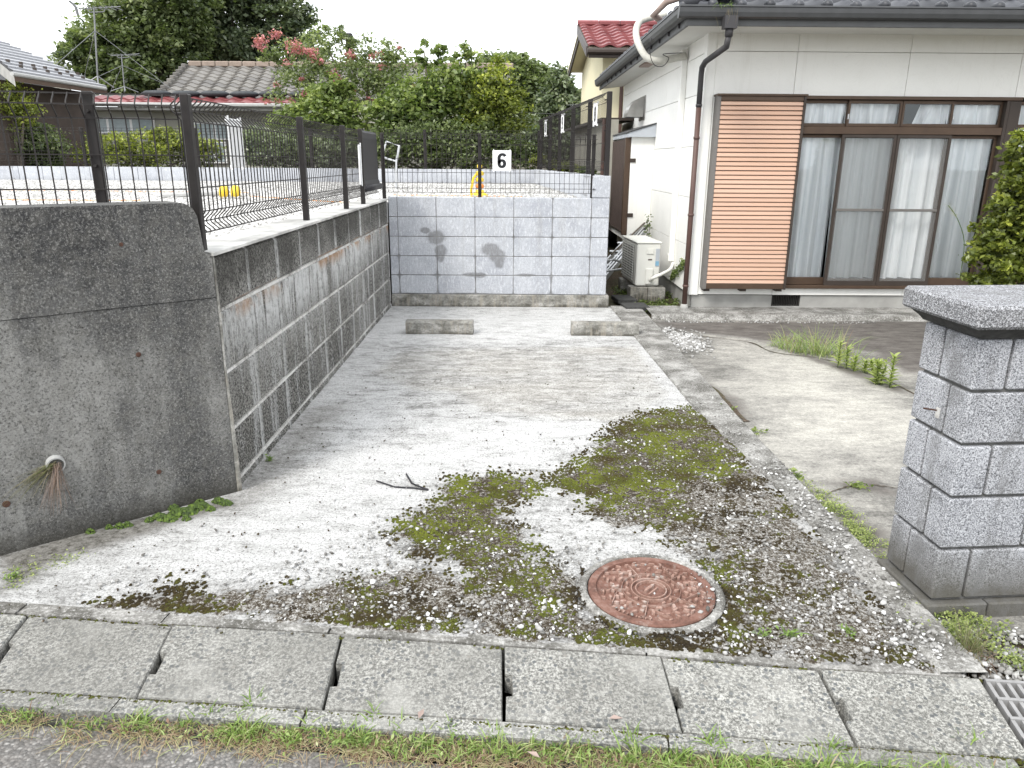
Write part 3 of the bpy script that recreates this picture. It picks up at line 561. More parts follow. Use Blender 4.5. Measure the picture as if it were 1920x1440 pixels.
# gravel on the slab, by the soil mask, thicker toward the street corner
GR = [wpoly(p) for p in [[(1400, 880), (1530, 1000), (1640, 1090), (1770, 1270), (1480, 1240), (1400, 1150), (1340, 1020)], [(560, 1100), (1080, 1080), (1080, 1150), (900, 1190), (640, 1170)], [(740, 1030), (1080, 1040), (1080, 1120), (700, 1130)]]]
n = 110000; px = RNG.uniform(-1.7, 1.36, n); py = 1.92+RNG.uniform(0, 1, n)**1.6*2.9
d = multimask(px, py, SOIL, soft=.25, wob=.08)*.42+multimask(px, py, GR, soft=.3, wob=.08)*1.1+.012
d = d*np.clip(vnoise(px*7+11, py*7+3, 31)*2.6-.75, .05, 1.6)
d = np.where(np.hypot(px-cx, py-cy) < .27, .012+.25*((px > .66) & (np.hypot(px-cx, py-cy) > .16)), d); d = np.where(py < edgeY(px)+.015, 0, d); d = np.where(px > kou(py)-.03, 0, d)
k = RNG.random(n) < d*.85; px, py = px[k], py[k]; sz = .0013+.0085*RNG.random(len(px))**5.5
P = np.stack([px, py, .007+sz*.25+np.where(px > kin(py), .008, 0)+np.where(np.hypot(px-cx, py-cy) < .23, .012, 0)], 1)
tag(rocks('slab_gravel', P, sz, MT['stone']), 'pale crushed stones strewn over the mossy soil on the slab', 'gravel')
# dark crumbs dotted over the bleached concrete
n = 1500; px = RNG.uniform(-1.9, 1.2, n); py = 2.1+RNG.uniform(0, 1, n)**1.5*3.4; k = (multimask(px, py, SOIL, soft=.1) < .3) & (px > -1.2-(3.2-py).clip(0)*.7); px, py = px[k], py[k]
P = np.stack([px, py, np.full(len(px), .007)], 1); cr_ = rocks('soil_crumbs', P, .0015+.005*RNG.random(len(px))**3, MT['soil']); tag(cr_, 'dark soil crumbs dotted over the bleached slab', 'soil')
# the larger stones one can pick out
big = [(1625, 1218), (1708, 1172), (1585, 1128), (1477, 930), (1563, 1125), (1342, 1210), (1362, 1215), (977, 1175), (1010, 1178), (1165, 1140), (1047, 1128), (1298, 1137), (1313, 1148), (1600, 1065), (1660, 1150), (1690, 1205), (1750, 1225), (1560, 1080), (1500, 990), (1610, 1165), (1540, 1175), (1640, 1100), (1240, 1185), (1180, 1185), (905, 1130), (760, 1105), (700, 1090), (560, 1120), (610, 1110), (1020, 1140)]
for q, (u, v) in enumerate(big):
    p = G(u, v, .012); sz = np.array([RNG.uniform(.009, .015)]); o = rocks('stone', np.zeros((1, 3)), sz, MT['stone'], None, tintlo=.7); o.location = p
    tag(o, 'larger pale angular stone lying on the mossy gravel at the front of the slab', 'stone', 'larger stones on the slab')
# moss cushions
def domes(name, P, r, h, tint, mat):
    n = len(P); k = 6; a = np.arange(k)/k*2*np.pi; rr = RNG.uniform(.7, 1.25, (n, k)); v = np.zeros((n, 2*k+1, 3))
    ph = RNG.uniform(0, 6.28, n)[:, None]
    for q, (fr, fz) in enumerate([(1, 0), (.68, .72)]):
        v[:, q*k:(q+1)*k, 0] = np.cos(a+ph)*rr*r[:, None]*fr; v[:, q*k:(q+1)*k, 1] = np.sin(a+ph)*rr*r[:, None]*fr; v[:, q*k:(q+1)*k, 2] = h[:, None]*fz-(.002 if q == 0 else 0)
    v[:, 2*k, 2] = h; v += P[:, None]
    f = []
    for i_ in range(k):
        j_ = (i_+1) % k; f += [(i_, j_, k+j_), (i_, k+j_, k+i_), (k+i_, k+j_, 2*k)]
    f = (np.array(f)[None]+np.arange(n)[:, None, None]*(2*k+1)).reshape(-1, 3)
    return npmesh(name, v.reshape(-1, 3), f, mat, None, np.repeat(tint, 2*k+1), smooth=True)
n = 150000; px = RNG.uniform(-1.5, 1.36, n); py = 1.92+RNG.uniform(0, 1, n)**1.3*2.9
mm = multimask(px, py, MOSS, soft=.10, wob=.06); sm = multimask(px, py, SOIL, soft=.08, wob=.04)
cl = vnoise(px*16+3, py*16+8, 41, 3); d = mm*np.clip(cl*9-3.0, 0, 1)+sm*.5*np.clip(cl*10-5.2, 0, 1)
d = np.where((py < edgeY(px)+.02) | (np.hypot(px-cx, py-cy) < .24+.03*((px > .62))) | (px > kin(py)+.02), 0, d)
k = RNG.random(n) < d*.9; px, py, mmk = px[k], py[k], mm[k]
tn = np.clip(.30+.52*mmk+(vnoise(px*8+33, py*8+77, 43, 3)-.5)*1.7+RNG.normal(0, .08, len(px)), 0, 1)
P = np.stack([px, py, np.full(len(px), .0055)], 1); tag(domes('moss', P, RNG.uniform(.003, .0095, len(px)), RNG.uniform(.0015, .005, len(px)), tn, MT['moss']), 'olive and brown moss spread in patches over the slab', 'moss', kind='stuff')

# ------------------------------------------------------------------ gutter channel with cover slabs
far = [G(u, v) for u, v in [(0, 1150), (325, 1172), (640, 1190), (942, 1212), (1240, 1232), (1535, 1255), (1838, 1273)]]
near = [G(u, v, -.03) for u, v in [(-60, 1298), (255, 1310), (605, 1331), (945, 1352), (1282, 1374), (1608, 1400), (1935, 1424)]]
dd = (far[5]-far[1])/4; far = [far[1]-dd*3, far[1]-dd*2, far[1]-dd]+far[1:]; dn = (near[5]-near[1])/4; near = [near[1]-dn*3, near[1]-dn*2, near[1]-dn]+near[1:]
chan = empty('gutter_channel', (0, 0, 0), 0, kind='structure')
b = MB(); fv = (far[-1]-far[0]).normalized(); A = far[0]-fv*6; B = far[-1]+fv*4; C = near[-1]+fv*4; D = near[0]-fv*6
def off(p, dz, k=0): return (p.x-fv.y*k*-1*-1, p.y+k, p.z+dz)
b.add([off(A, -.30, .01), off(B, -.30, .01), off(C, -.30, -.01), off(D, -.30, -.01)], [(0, 1, 2, 3)])
b.add([off(A, -.30, .012), off(B, -.30, .012), off(B, -.02, .012), off(A, -.02, .012)], [(0, 1, 2, 3)]); b.add([off(D, -.30, -.012), off(C, -.30, -.012), off(C, -.02, -.012), off(D, -.02, -.012)], [(0, 1, 2, 3)])
b.build('channel_lining', MT['dark'], chan)
for k in range(len(far)-1):
    f0, f1, n0, n1 = far[k], far[k+1], near[k], near[k+1]
    ex = (f1-f0).normalized(); gap = .002+.002*(k % 3); f0 = f0+ex*gap; n0 = n0+ex*gap; f1 = f1-ex*.003; n1 = n1-ex*.003
    L_ = lambda t: f0.lerp(n0, t); R_ = lambda t: f1.lerp(n1, t)
    nw = .022
    top = [L_(0.012), L_(.40)-ex*0, L_(.41)+ex*nw, L_(.70)+ex*nw, L_(.71), L_(.988), R_(.988), R_(.012)]
    top = [p+Vector((RNG.normal(0, .0012), RNG.normal(0, .0012), .004*(k % 2)-.001)) for p in top]
    m_ = len(top); c = sum(top, Vector())/m_; ins = [p.lerp(c, .011)+Vector((0, 0, .0)) for p in top]; out = [p-Vector((0, 0, .006)) for p in top]; bot = [p-Vector((0, 0, .07)) for p in top]
    vs = ins+out+bot; fs = [tuple(range(m_))]+[(i_, (i_+1) % m_, m_+(i_+1) % m_, m_+i_) for i_ in range(m_)]+[(m_+i_, m_+(i_+1) % m_, 2*m_+(i_+1) % m_, 2*m_+i_) for i_ in range(m_)]+[tuple(range(2*m_, 3*m_))[::-1]]
    MB().add(vs, fs).build('cover_slab', MT['agg'], chan)
    # rim strips in lengths that do not match the covers
    sh = ex*(.045 if k % 2 else .04)
    for nm, a0, a1, w0, w1 in (('rim_strip', f0, f1, .003, .062), ('rim_strip', n0, n1, -.062, -.004)):
        up = Vector((-ex.y, ex.x, 0)); q = [a0+up*w0-sh-ex*.005, a1+up*w0-sh-ex*.001, a1+up*w1-sh-ex*.001, a0+up*w1-sh-ex*.005]
        z = .003 if w0 > 0 else .0
        MB().add([p+Vector((0, 0, z)) for p in q]+[p+Vector((0, 0, -.09)) for p in q], [(0, 1, 2, 3), (4, 7, 6, 5), (0, 4, 5, 1), (1, 5, 6, 2), (2, 6, 7, 3), (3, 7, 4, 0)]).build(nm, MT['agg'] if w0 < 0 else MT['kerb'], chan)
# steel-like grating at the end of the covers
gr = empty('drain_grating', far[-1], 0, 'weathered barred drain grating at the right end of the cover slabs', 'grating'); ex = fv; ey = (near[-1]-far[-1]).normalized(); Lg = (near[-1]-far[-1]).length
o0 = Vector((0, 0, 0))
def barbox(b, p, q, wv, h): # bar from p to q, width vector wv, height h down
    b.add([p, q, q+wv, p+wv, p-Vector((0, 0, h)), q-Vector((0, 0, h)), q+wv-Vector((0, 0, h)), p+wv-Vector((0, 0, h))], [(0, 1, 2, 3), (7, 6, 5, 4), (0, 4, 5, 1), (1, 5, 6, 2), (2, 6, 7, 3), (3, 7, 4, 0)])
for t in (0, .25, .5, .75, .98):
    b = MB(); barbox(b, o0+ex*.012+ey*Lg*t+Vector((0, 0, .003)), o0+ex*.5+ey*Lg*t+Vector((0, 0, .003)), ey*.010, .03); b.build('cross_bar', MT['grating'], gr)
for q in range(17):
    b = MB(); barbox(b, o0+ex*(.012+q*.029)+ey*.004, o0+ex*(.012+q*.029)+ey*(Lg-.002), ex*.011, .025); b.build('bar', MT['grating'], gr)

# ------------------------------------------------------------------ manhole
mh = empty('manhole', (cx, cy, 0), R(20), 'round rust-red iron manhole cover with floral relief set in the slab', 'manhole cover')
MB().lathe([(.232, -.02), (.232, .006), (.236, .010), (.254, .009), (.262, .003), (.262, -.02)], 56).build('concrete_ring', MT['kerb'], mh)
MB().lathe([(0, .001), (.196, .001), (.199, .012), (.224, .012), (.228, .007), (.228, -.02)], 64).build('lid', MT['lid_shaded'], mh)
b = MB()
for r0, r1 in ((.052, .058), (.068, .074), (.104, .107)): b.lathe([(r0, .0), (r0+.001, .012), (r1-.001, .012), (r1, .0)], 48)
def petal(x, y, a, l, wd, h=.012):
    M = Matrix.Translation((x, y, 0)) @ Matrix.Rotation(a, 4, 'Z'); pts = [(l*math.cos(q)*.5, wd*math.sin(q)*.5) for q in [i_*math.pi/4 for i_ in range(8)]]
    n_ = 8; vs = [(p[0], p[1], .0) for p in pts]+[(p[0]*.82, p[1]*.75, h) for p in pts]; vs = [M @ Vector(p) for p in vs]
    b.add(vs, [tuple(range(8, 16))]+[(i_, (i_+1) % 8, 8+(i_+1) % 8, 8+i_) for i_ in range(8)])
petal(0, .012, .5, .085, .016); petal(.0, -.014, .5, .08, .008)
for (rad, num, l, wd) in ((.088, 16, .022, .012), (.122, 14, .030, .016), (.142, 22, .024, .014), (.162, 26, .026, .013), (.183, 34, .022, .010)):
    for q in range(num):
        a = 2*math.pi*q/num+rad*40; j = RNG.normal(0, .004)
        if RNG.random() < .86: petal((rad+j)*math.cos(a), (rad+j)*math.sin(a), a+RNG.choice([.5, -.6, 1.5, 1.9]), l*RNG.uniform(.8, 1.3), wd)
for q in range(5):
    a = 2*math.pi*q/5+.3; petal(.125*math.cos(a), .125*math.sin(a), a, .13, .004); petal(.15*math.cos(a+.35), .15*math.sin(a+.35), a+1.2, .10, .004)
for q in range(9): petal(.188*math.cos(3.5+q*.085), .188*math.sin(3.5+q*.085), 3.5+q*.085, .018, .006)
b.build('relief', MT['lid'], mh)

# ------------------------------------------------------------------ big cast retaining wall on the left
P0 = Vector((-1.286, 3.209, 0)); ang = R(-139.54); bd = Vector((math.cos(ang), math.sin(ang), 0)); bn = Vector((math.sin(ang), -math.cos(ang), 0))*-1  # into the bank
if bn.y < 0: bn = -bn
bw = empty('retaining_wall', P0, 0, 'dark weathered cast concrete retaining wall with a drain pipe, at the left', 'retaining wall')
def wallprism(b, outline, th, org, d, nrm):
    n_ = len(outline); f0 = [org+d*s_+Vector((0, 0, z_)) for s_, z_ in outline]; bk = [p+nrm*th for p in f0]
    b.add(f0+bk, [tuple(range(n_)), tuple(range(n_, 2*n_))[::-1]]+[(i_, (i_+1) % n_, n_+(i_+1) % n_, n_+i_) for i_ in range(n_)])
LW = 1.24
b = MB(); z0 = Vector()
wallprism(b, [(0, -.1), (LW, -.1), (LW, .918), (0, .918)], .2, z0, bd, bn)
wallprism(b, [(.001, .922), (LW, .922), (LW, 1.322), (.10, 1.322), (.078, 1.315), (.058, 1.298), (.045, 1.27), (.038, 1.22), (.034, 1.16), (.028, 1.115), (.001, 1.10)], .205, z0-bn*.003, bd, bn)
wallprism(b, [(.004, .90), (LW, .90), (LW, .93), (.004, .93)], .18, z0+bn*.006, bd, bn)
b.build('cast_wall', MT['old'], bw)
b = MB(); PT = bd*LW; d2 = Vector((-.994, .113, 0)); n2 = Vector((.113, .994, 0)); wallprism(b, [(0, -.1), (9, -.1), (9, 1.322), (0, 1.322)], .2, PT, d2, n2); b.build('street_return', MT['old'], bw)
b = MB(); wallprism(b, [(-.024, 0), (-.002, 0), (-.002, 1.10), (-.010, 1.09), (-.014, .8), (-.010, .62), (-.018, .4)], .03, z0-bn*.0, bd, bn); b.build('mortar_seam', MT['footing'], bw)
for s_, z_, r_ in [(.34, .719, .011), (.325, .19, .011), (.883, .209, .014), (.347, 1.17, .010)]:
    M = Matrix.Translation(bd*s_-bn*.0015+Vector((0, 0, z_))) @ (-bn).to_track_quat('Z', 'Y').to_matrix().to_4x4(); MB().lathe([(0, .002), (r_*.8, .002), (r_, -.001)], 12, M).build('rust_plug', MT['bark2'], bw)
pp = bd*.70+Vector((0, 0, .328)); M = Matrix.Translation(pp-bn*.022) @ (-bn).to_track_quat('Z', 'Y').to_matrix().to_4x4() @ Matrix.Rotation(.15, 4, 'X')
MB().lathe([(.028, -.25), (.028, .0), (.034, .0), (.034, -.10)], 20, M).build('drain_pipe', MT['pvc'], bw)
MB().lathe([(0, -.09), (.0278, -.09)], 16, M).build('pipe_shade_disc', MT['dark'], bw)  # dark disc stands for the shade inside the pipe
pipe_world = P0+pp

# ------------------------------------------------------------------ block retaining wall running back
XW = -1.29
rw = empty('block_retaining_wall', (XW, 3.21, 0), 0, 'low retaining wall of rough dark split-faced blocks with white lime runs', 'retaining wall')
zc = [(-.03, .042), (.048, .296), (.302, .571), (.577, .856), (.862, 1.098)]
cache = {}
for q in range(10):
    y0 = (.435 if q else .03)+.4645*(q-1)*(1 if q else 0) if q else .012
    y1 = .43+.4645*q
    y1 = 4.665 if q == 9 else y1
    for ci, (za, zb) in enumerate(zc):
        b = MB(); y0b = y0+.004 if q else y0; j1, j2 = RNG.uniform(-.003, .003, 2)
        n_ = 3; d0 = .0+RNG.uniform(-.004, .004); b.cbox(-.18, d0, y0b+j1, y1-.005+j2, za+.002, zb-.009, .010)
        b.build('block', MT['split'], rw)
b = MB(); b.box(-.19, -.012, .0, 4.665, -.1, 1.09)
for (za, zb) in zc[:-1]: b.box(-.03, -.0045, .0, 4.66, zb-.010, zb+.005)
b.build('joint_mortar', MT['mortar'], rw)
# concrete strip on top of it
ct = [(-1.275, 3.20), (-1.275, 7.875), (-1.52, 7.875), (-1.52, 3.45), (-1.44, 3.34)]
b = MB(); b.prism(ct, 1.099, 1.112); tag(b.build('wall_top_strip', MT['topstrip']), kind='structure')  # bright patches and the leaf shade between them are put into the colour

# ------------------------------------------------------------------ grey block wall at the back
gw = empty('block_wall', (0, 7.87, 0), 0, 'pale grey concrete block wall with damp patches behind the parking space', 'block wall')
xs = [-1.285, -1.195, -.794, -.394, .006, .406, .806, .99]
for r_ in range(5):
    for q in range(7):
        b = MB(); b.cbox(xs[q]+.002, xs[q+1]-.002, 0, .12, .132+.2*r_+.0025, .132+.2*(r_+1)-.0025, .005); b.build('block', MT['gblock'], gw)
b = MB(); b.cbox(.808, .99, 0, .12, 1.1345, 1.352, .005); b.build('block', MT['gblock'], gw)
b = MB(); b.box(-1.284, .984, .004, .116, .10, 1.128); b.build('joint_mortar', MT['joint'], gw)
b = MB(); b.cbox(-1.285, 1.02, -.02, .16, -.05, .128, .006); b.build('footing', MT['footing'], gw)
# right boundary wall of the lot, running back
sw = empty('side_block_wall', (.99, 7.99, 1.0), math.atan2(-.104, 1)*-1*-1, 'low pale block wall along the right side of the gravel lot', 'block wall'); sw.rotation_euler = (0, 0, math.atan(.104))
for q in range(12): b = MB(); b.cbox(-.13, 0, q*.42+.002, (q+1)*.42-.002, -.4, .35, .005); b.build('block', MT['gblock'], sw)
fw = empty('far_block_wall', (-13.5, 13.0, 1.0), 0, 'low pale block wall along the far side of the gravel lot', 'block wall')
q = 0
while q*.4 < 13.85: b = MB(); b.cbox(q*.4+.003, q*.4+.397, 0, .12, -.1, .345, .004); b.build('block', MT['gblock'], fw); q += 1

# ------------------------------------------------------------------ mesh fences
def mesh_fence(pa, pb, posts, label, h=.62, side=1, pitch=.05, group=None, wr=.0032, fold=.042, off_=.03, postw=.023, endpost=None, base_off=0, zb=None):
    """pa, pb: base points of the line; posts: distances along it"""
    pa, pb = Vector(pa), Vector(pb); d = (pb-pa); L_ = Vector((d.x, d.y, 0)).length; rz = math.atan2(d.y, d.x); sl_ = d.z/L_
    t = empty('mesh_fence', pa, rz, label, 'fence', group)
    for s_ in posts:
        b = MB(); b.cbox(s_-postw, s_+postw, -postw*.9, postw*.9, sl_*s_-.06+base_off, sl_*s_+h+.008, .004); po = b.build('post', MT['fence'], t)
        b = MB(); b.tube([(s_, side*(-postw*.9), sl_*s_+h*.55), (s_, side*(postw*.9+off_), sl_*s_+h*.55)], .006, 6); b.tube([(s_, -postw*.9*side, sl_*s_+h-.07), (s_, side*(postw*.9+off_), sl_*s_+h-.07)], .006, 6); b.build('clip', MT['fence'], po)
    prof = [(0, h), (fold*.25, h-.012), (fold, h-.045), (.25*fold, h-.08), (0, h-.095), (0, .145), (fold*.25, .13), (fold, .095), (fold*.25, .062), (0, .05)]
    prof = [(q.x, q.y) for q in (smoothpts([(a_, b_, 0) for a_, b_ in prof[:5]], 3)+smoothpts([(a_, b_, 0) for a_, b_ in prof[5:]], 3))] if side == 1 and h < .7 and pitch < .08 else prof
    b = MB(); n_ = int(L_/pitch)
    for k in range(n_+1):
        x = k*pitch; b.tube([(x, side*(off_+q[0]), q[1]+sl_*x) for q in prof], wr, 4, False)
    for (o_, z_) in [(0, h-.002), (fold, h-.045), (0, h-.095), (0, h*.62), (0, h*.40), (0, .145), (fold, .095), (0, .052)]:
        b.tube([(0, side*(off_+o_), z_), (L_, side*(off_+o_), z_+sl_*L_)], wr*1.15, 4, False)
    b.build('wire_panel', MT['fence'], t)
    return t
mesh_fence((-1.362, 3.30, 1.125), (-1.345, 7.86, 1.125), [0.0, 1.70, 2.90, 3.60], 'dark mesh fence along the top of the dark block retaining wall', side=1, off_=.028, postw=.020)
mesh_fence((-1.385, 3.275, 1.125), (-4.6, 2.53, 1.125), [.335, 1.9], 'dark mesh fence behind the tall cast concrete wall at the left', side=1, off_=.028, postw=.020)
mesh_fence((-1.33, 7.93, 1.125), (.84, 7.93, 1.125), [.0, .985, 2.14], 'dark mesh fence on the grey block wall, carrying the number board', side=-1, off_=.026, pitch=.05, postw=.018, wr=.0028)
d_ = Vector((-.104, 1, 0)).normalized(); base = Vector((.95, 7.93, 1.35))
mesh_fence(base, base+d_*4.9-Vector((0, 0, 0.02)), [0, .95, 2.0, 3.0, 3.9, 4.88], 'dark mesh fence on the low block wall at the right side of the gravel lot', h=.80, side=1, off_=.026, pitch=.05, postw=.026, wr=.0030)
mesh_fence((.42, 13.06, 1.345), (-13, 13.06, 1.345), [.0, 1.9, 3.8, 5.7, 7.6, 9.5, 11.4, 13.3], 'thin dark mesh fence on the far block wall, in front of the hedges', h=.62, side=1, off_=.026, pitch=.10, postw=.024, wr=.0030)

# number boards
def glyph(ch, size, loc, rot, parent, mat, name='digit'):
    """figures drawn as bold flat strokes; unit height 1"""
    def arc(cx_, cy_, rx, ry, a0, a1, n=28): return [(cx_+rx*math.cos(R(a0+(a1-a0)*k/n)), cy_+ry*math.sin(R(a0+(a1-a0)*k/n))) for k in range(n+1)]
    six = [arc(0, -.21, .205, .225, 0, 360), arc(.035, .17, .24, .265, 30, 180)+[(-.205, -.21)]]
    fig = {'6': six, '9': [[(-x, -y) for x, y in q] for q in six], '8': [arc(0, -.20, .21, .22, 0, 360), arc(0, .22, .19, .19, 0, 360)], '1': [[(0, -.42), (0, .42)]], '0': [arc(0, 0, .2, .38, 0, 360)]}
    b = MB(); xo = -.28*(len(ch)-1)
    for c_ in ch:
        for path in fig[c_]:
            vs = []; n_ = len(path); closed = math.dist(path[0], path[-1]) < 1e-6
            for k in range(n_):
                p0 = path[k-1] if k else (path[-2] if closed else path[0]); p1 = path[k+1] if k < n_-1 else (path[1] if closed else path[-1])
                dx, dy = p1[0]-p0[0], p1[1]-p0[1]; l_ = math.hypot(dx, dy); w_ = .118*(.75+.25*abs(dy)/l_)
                for sg in (1, -1): vs.append(((path[k][0]-dy/l_*w_*sg+xo)*size, (path[k][1]+dx/l_*w_*sg)*size, 0))
            b.add(vs, [(2*k, 2*k+1, 2*k+3, 2*k+2) for k in range(n_-1)])
            b.v = [(v[0], v[1], v[2]) for v in b.v]
        xo += .56
    for k in range(len(b.v)): pass
    o = b.build(name, mat, parent); o.location = loc; o.rotation_euler = rot
    return o
def board(loc, rz, ch, label, w_=.188, h_=.198, strap=True):
    t = empty('number_board', loc, rz, label, 'number sign')
    MB().cbox(-w_/2, w_/2, -.004, 0, 0, h_, .001).build('board', MT['white'], t)
    for sx in (-1, 1):
        for z_ in (0, h_): MB().box(sx*(w_/2-.012)-.003, sx*(w_/2-.012)+.003, -.006, .012, z_-.012, z_+.012).build('cable_tie', MT['white'], t)
    if ch:
        glyph(ch, h_*.70, (0, -.0052, h_*.5), (R(90), 0, 0), t, MT['ink'])
    return t
board((-.118, 7.868, 1.394), 0, '6', 'white number board reading 6 on the mesh fence above the grey block wall')
board((-1.425, 4.02, 1.455), R(90), None, 'back of a white number board on the fence above the dark retaining wall', w_=.20, h_=.235)
dz = math.atan2(d_.y, d_.x)
for s_, lab, ch in ((.46, 'white number board reading 8 on the right-hand fence, nearest of three', '8'), (2.55, 'white number board seen almost edge-on, middle one on the right-hand fence', '9'), (4.1, 'white number board seen almost edge-on, farthest one on the right-hand fence', '10')):
    p = base+d_*s_; board((p.x-.035, p.y, 1.88), dz+R(180), ch, lab, w_=.2, h_=.22) if False else board((p.x-.04, p.y, 1.86), dz-R(180), ch, lab, w_=.2, h_=.22)

# black bag rolled over the fence end, and the white tube beside it
t = empty('fence_cover_bag', (-1.375, 6.98, 1.13), R(90), 'black padded cloth hung over the far end of the left fence, weighted at its foot', 'cover')
b = MB(); pts = [(0.0, .62), (-.012, .60), (-.018, .55), (-.014, .45), (-.019, .3), (-.016, .18), (-.03, .15), (-.042, .11), (-.03, .08), (-.01, .09), (-.0, .16), (.0, .6)]
M = Matrix(((0, 0, 1, 0), (1, 0, 0, 0), (0, 1, 0, 0), (0, 0, 0, 1)))
b.prism(pts, .02, .80, M); b.build('cloth', MT['black'], t, False)
MB().tube([(.0, -.028, .11), (.82, -.028, .11)], .030, 12).build('weight_roll', MT['black'], t, True)
t = empty('white_bracket', (-1.365, 6.86, 1.28), R(90), 'narrow white plastic bracket tied to the left fence beside the black cloth', 'bracket')
MB().cbox(-.01, .03, -.014, .0, 0, .34, .004).build('plate', MT['white'], t); MB().tube([(.01, -.02, -.01), (.01, -.02, .355)], .005, 6).build('edge_rod', MT['white'], t)
# leaning white frame beyond the fence
t = empty('tilted_stand', (-1.66, 10.6, 1.09), 0, 'small tilted white metal frame on a leg standing on the gravel lot', 'frame')
b = MB(); A_ = [V(455/6+640, 200+565/6, 10.6), V(508/6+640, 200+390/6, 10.6), V(652/6+640, 200+440/6, 10.6), V(620/6+640, 200+615/6, 10.6)]; A_ = [p-Vector(t.location) for p in A_]
b.tube(A_+[A_[0]], .014, 6); b.tube([A_[2], A_[3], (A_[3].x-.02, A_[3].y, 0.0)], .016, 6); b.build('frame_tube', MT['alu'], t)
# yellow rope stands
def rope_stand(loc, label):
    t = empty('barrier_stand', loc, 0, label, 'barrier stand', 'yellow barrier stands on the gravel')
    MB().lathe([(0, .0), (.10, .0), (.105, .015), (.07, .05), (.05, .06), (.05, .085), (0, .09)], 16).build('base', MT['yellow'], t, True)
    MB().tube([(0, 0, .05), (0, 0, .34)], .018, 8).build('stem', MT['yellow'], t)
    for z_ in (.13, .20, .27): MB().lathe([(0, -.028), (.045, -.024), (.052, 0), (.04, .022), (0, .03)], 14, Matrix.Translation((.0, 0, z_))).build('collar', MT['orange'] if z_ == .13 else MT['yellow'], t, True)
    MB().lathe([(0, -.02), (.028, -.01), (.03, .02), (0, .045)], 12, Matrix.Translation((0, 0, .34))).build('cap', MT['yellow'], t, True)
    MB().tube([(0, -.02, .30), (-.07, -.03, .22), (-.10, -.03, .08), (-.09, -.02, .0)], .014, 6, True).build('chain_hook', MT['yellow'], t)
    return t
pp = G(905, 366, HL); rope_stand((pp.x, 8.95, HL+.012), 'yellow plastic barrier stand with stacked collars behind the block wall, by the middle fence post')
t = empty('fallen_stand', (-3.15, 8.3, HL+.05), R(8), 'grey pole with yellow collars lying on the gravel, seen through the left fence', 'pole')
MB().tube([(-.62, 0, -.01), (-.02, 0, .02)], .028, 8).build('pole', MT['pvc'], t)
for x_ in (.03, .15): MB().lathe([(0, -.05), (.06, -.04), (.075, 0), (.06, .04), (0, .05)], 14, Matrix.Translation((x_, 0, .03)) @ Matrix.Rotation(R(90), 4, 'Y')).build('collar', MT['yellow'], t, True)
MB().cbox(.05, .16, -.04, .04, -.05, .0, .006).build('foot', MT['pvc'], t)
# marker ropes on the gravel
for q, (a_, b_) in enumerate([((-8, 7.2), (-3.6, 7.4)), ((-8.6, 9.6), (-3.2, 9.3)), ((-2.9, 8.4), (-1.5, 7.2)), ((-1.4, 8.9), (.1, 8.75))]):
    b = MB(); n_ = 60; pts = [(a_[0]+(b_[0]-a_[0])*k/n_, a_[1]+(b_[1]-a_[1])*k/n_+.02*math.sin(k*.35+q), HL+.035) for k in range(n_+1)]
    b.mi = 0
    for k in range(n_):
        b.mi = k % 2; b.tube(pts[k:k+2], .005, 4)
    o = b.build('marker_rope', [MT['rope'], MT['orange']]); tag(o, ['yellow and orange marker rope crossing the gravel at far left, nearest', 'marker rope along the back of the gravel lot at far left', 'orange marker rope running from the fallen pole to the left fence', 'marker rope on the gravel just behind the grey block wall'][q], 'rope')

# ------------------------------------------------------------------ wheel stops
def wheel_stop(x0, x1, y, label):
    t = empty('wheel_stop', ((x0+x1)/2, y, 0), R(-.4), label, 'wheel stop', 'concrete wheel stops'); hw = (x1-x0)/2
    M = Matrix(((0, 0, 1, 0), (1, 0, 0, 0), (0, 1, 0, 0), (0, 0, 0, 1)))
    b = MB(); b.prism([(0, -.03), (.004, .10), (.016, .117), (.10, .117), (.112, .105), (.12, -.03)], -hw, hw, M); b.build('stop_block', MT['footing'], t)
wheel_stop(-.955, -.352, 6.53, 'left of the two weathered concrete wheel stops'); wheel_stop(.526, 1.128, 6.51, 'right concrete wheel stop, next to the kerb')

# ------------------------------------------------------------------ gate pillar
pl = empty('gate_pillar', (1.466, 2.282, 0), R(4.5), 'grey concrete block gate pillar with a dark cap at the right edge', 'gate pillar')
DW, DD = .44, .285
b = MB(); b.box(.016, DW-.016, .016, DD-.016, -.1, .975); b.build('core_mortar', MT['coremort'], pl)
b = MB(); b.cbox(-.022, .20, -.02, DD+.02, -.12, .030, .006); b.build('base_block', MT['pil'], pl)
b = MB(); b.cbox(.207, DW+.02, -.02, DD+.02, -.12, .030, .006); b.build('base_block', MT['pil'], pl)
zl = [.036, .234, .428, .616, .798, .975]
for r_ in range(5):
    A_ = (r_ % 2 == 0); za, zb = zl[r_]+.005, zl[r_+1]-.005
    if A_: cells = [(0, .112, 0, .170), (0, .112, .181, DD), (.122, .395, 0, DD), (.405, DW, 0, DD)]
    else: cells = [(0, .286, 0, .100), (0, .286, .111, DD), (.296, DW, 0, DD)]
    for (a0, a1, c0, c1) in cells: j_ = RNG.uniform(-.002, .002, 2); MB().cbox(a0+(j_[0] if a0 == 0 else 0), a1, c0+(j_[1] if c0 == 0 else 0), c1, za+.001, zb-.001, .005).build('block', MT['pil'], pl)
b = MB()
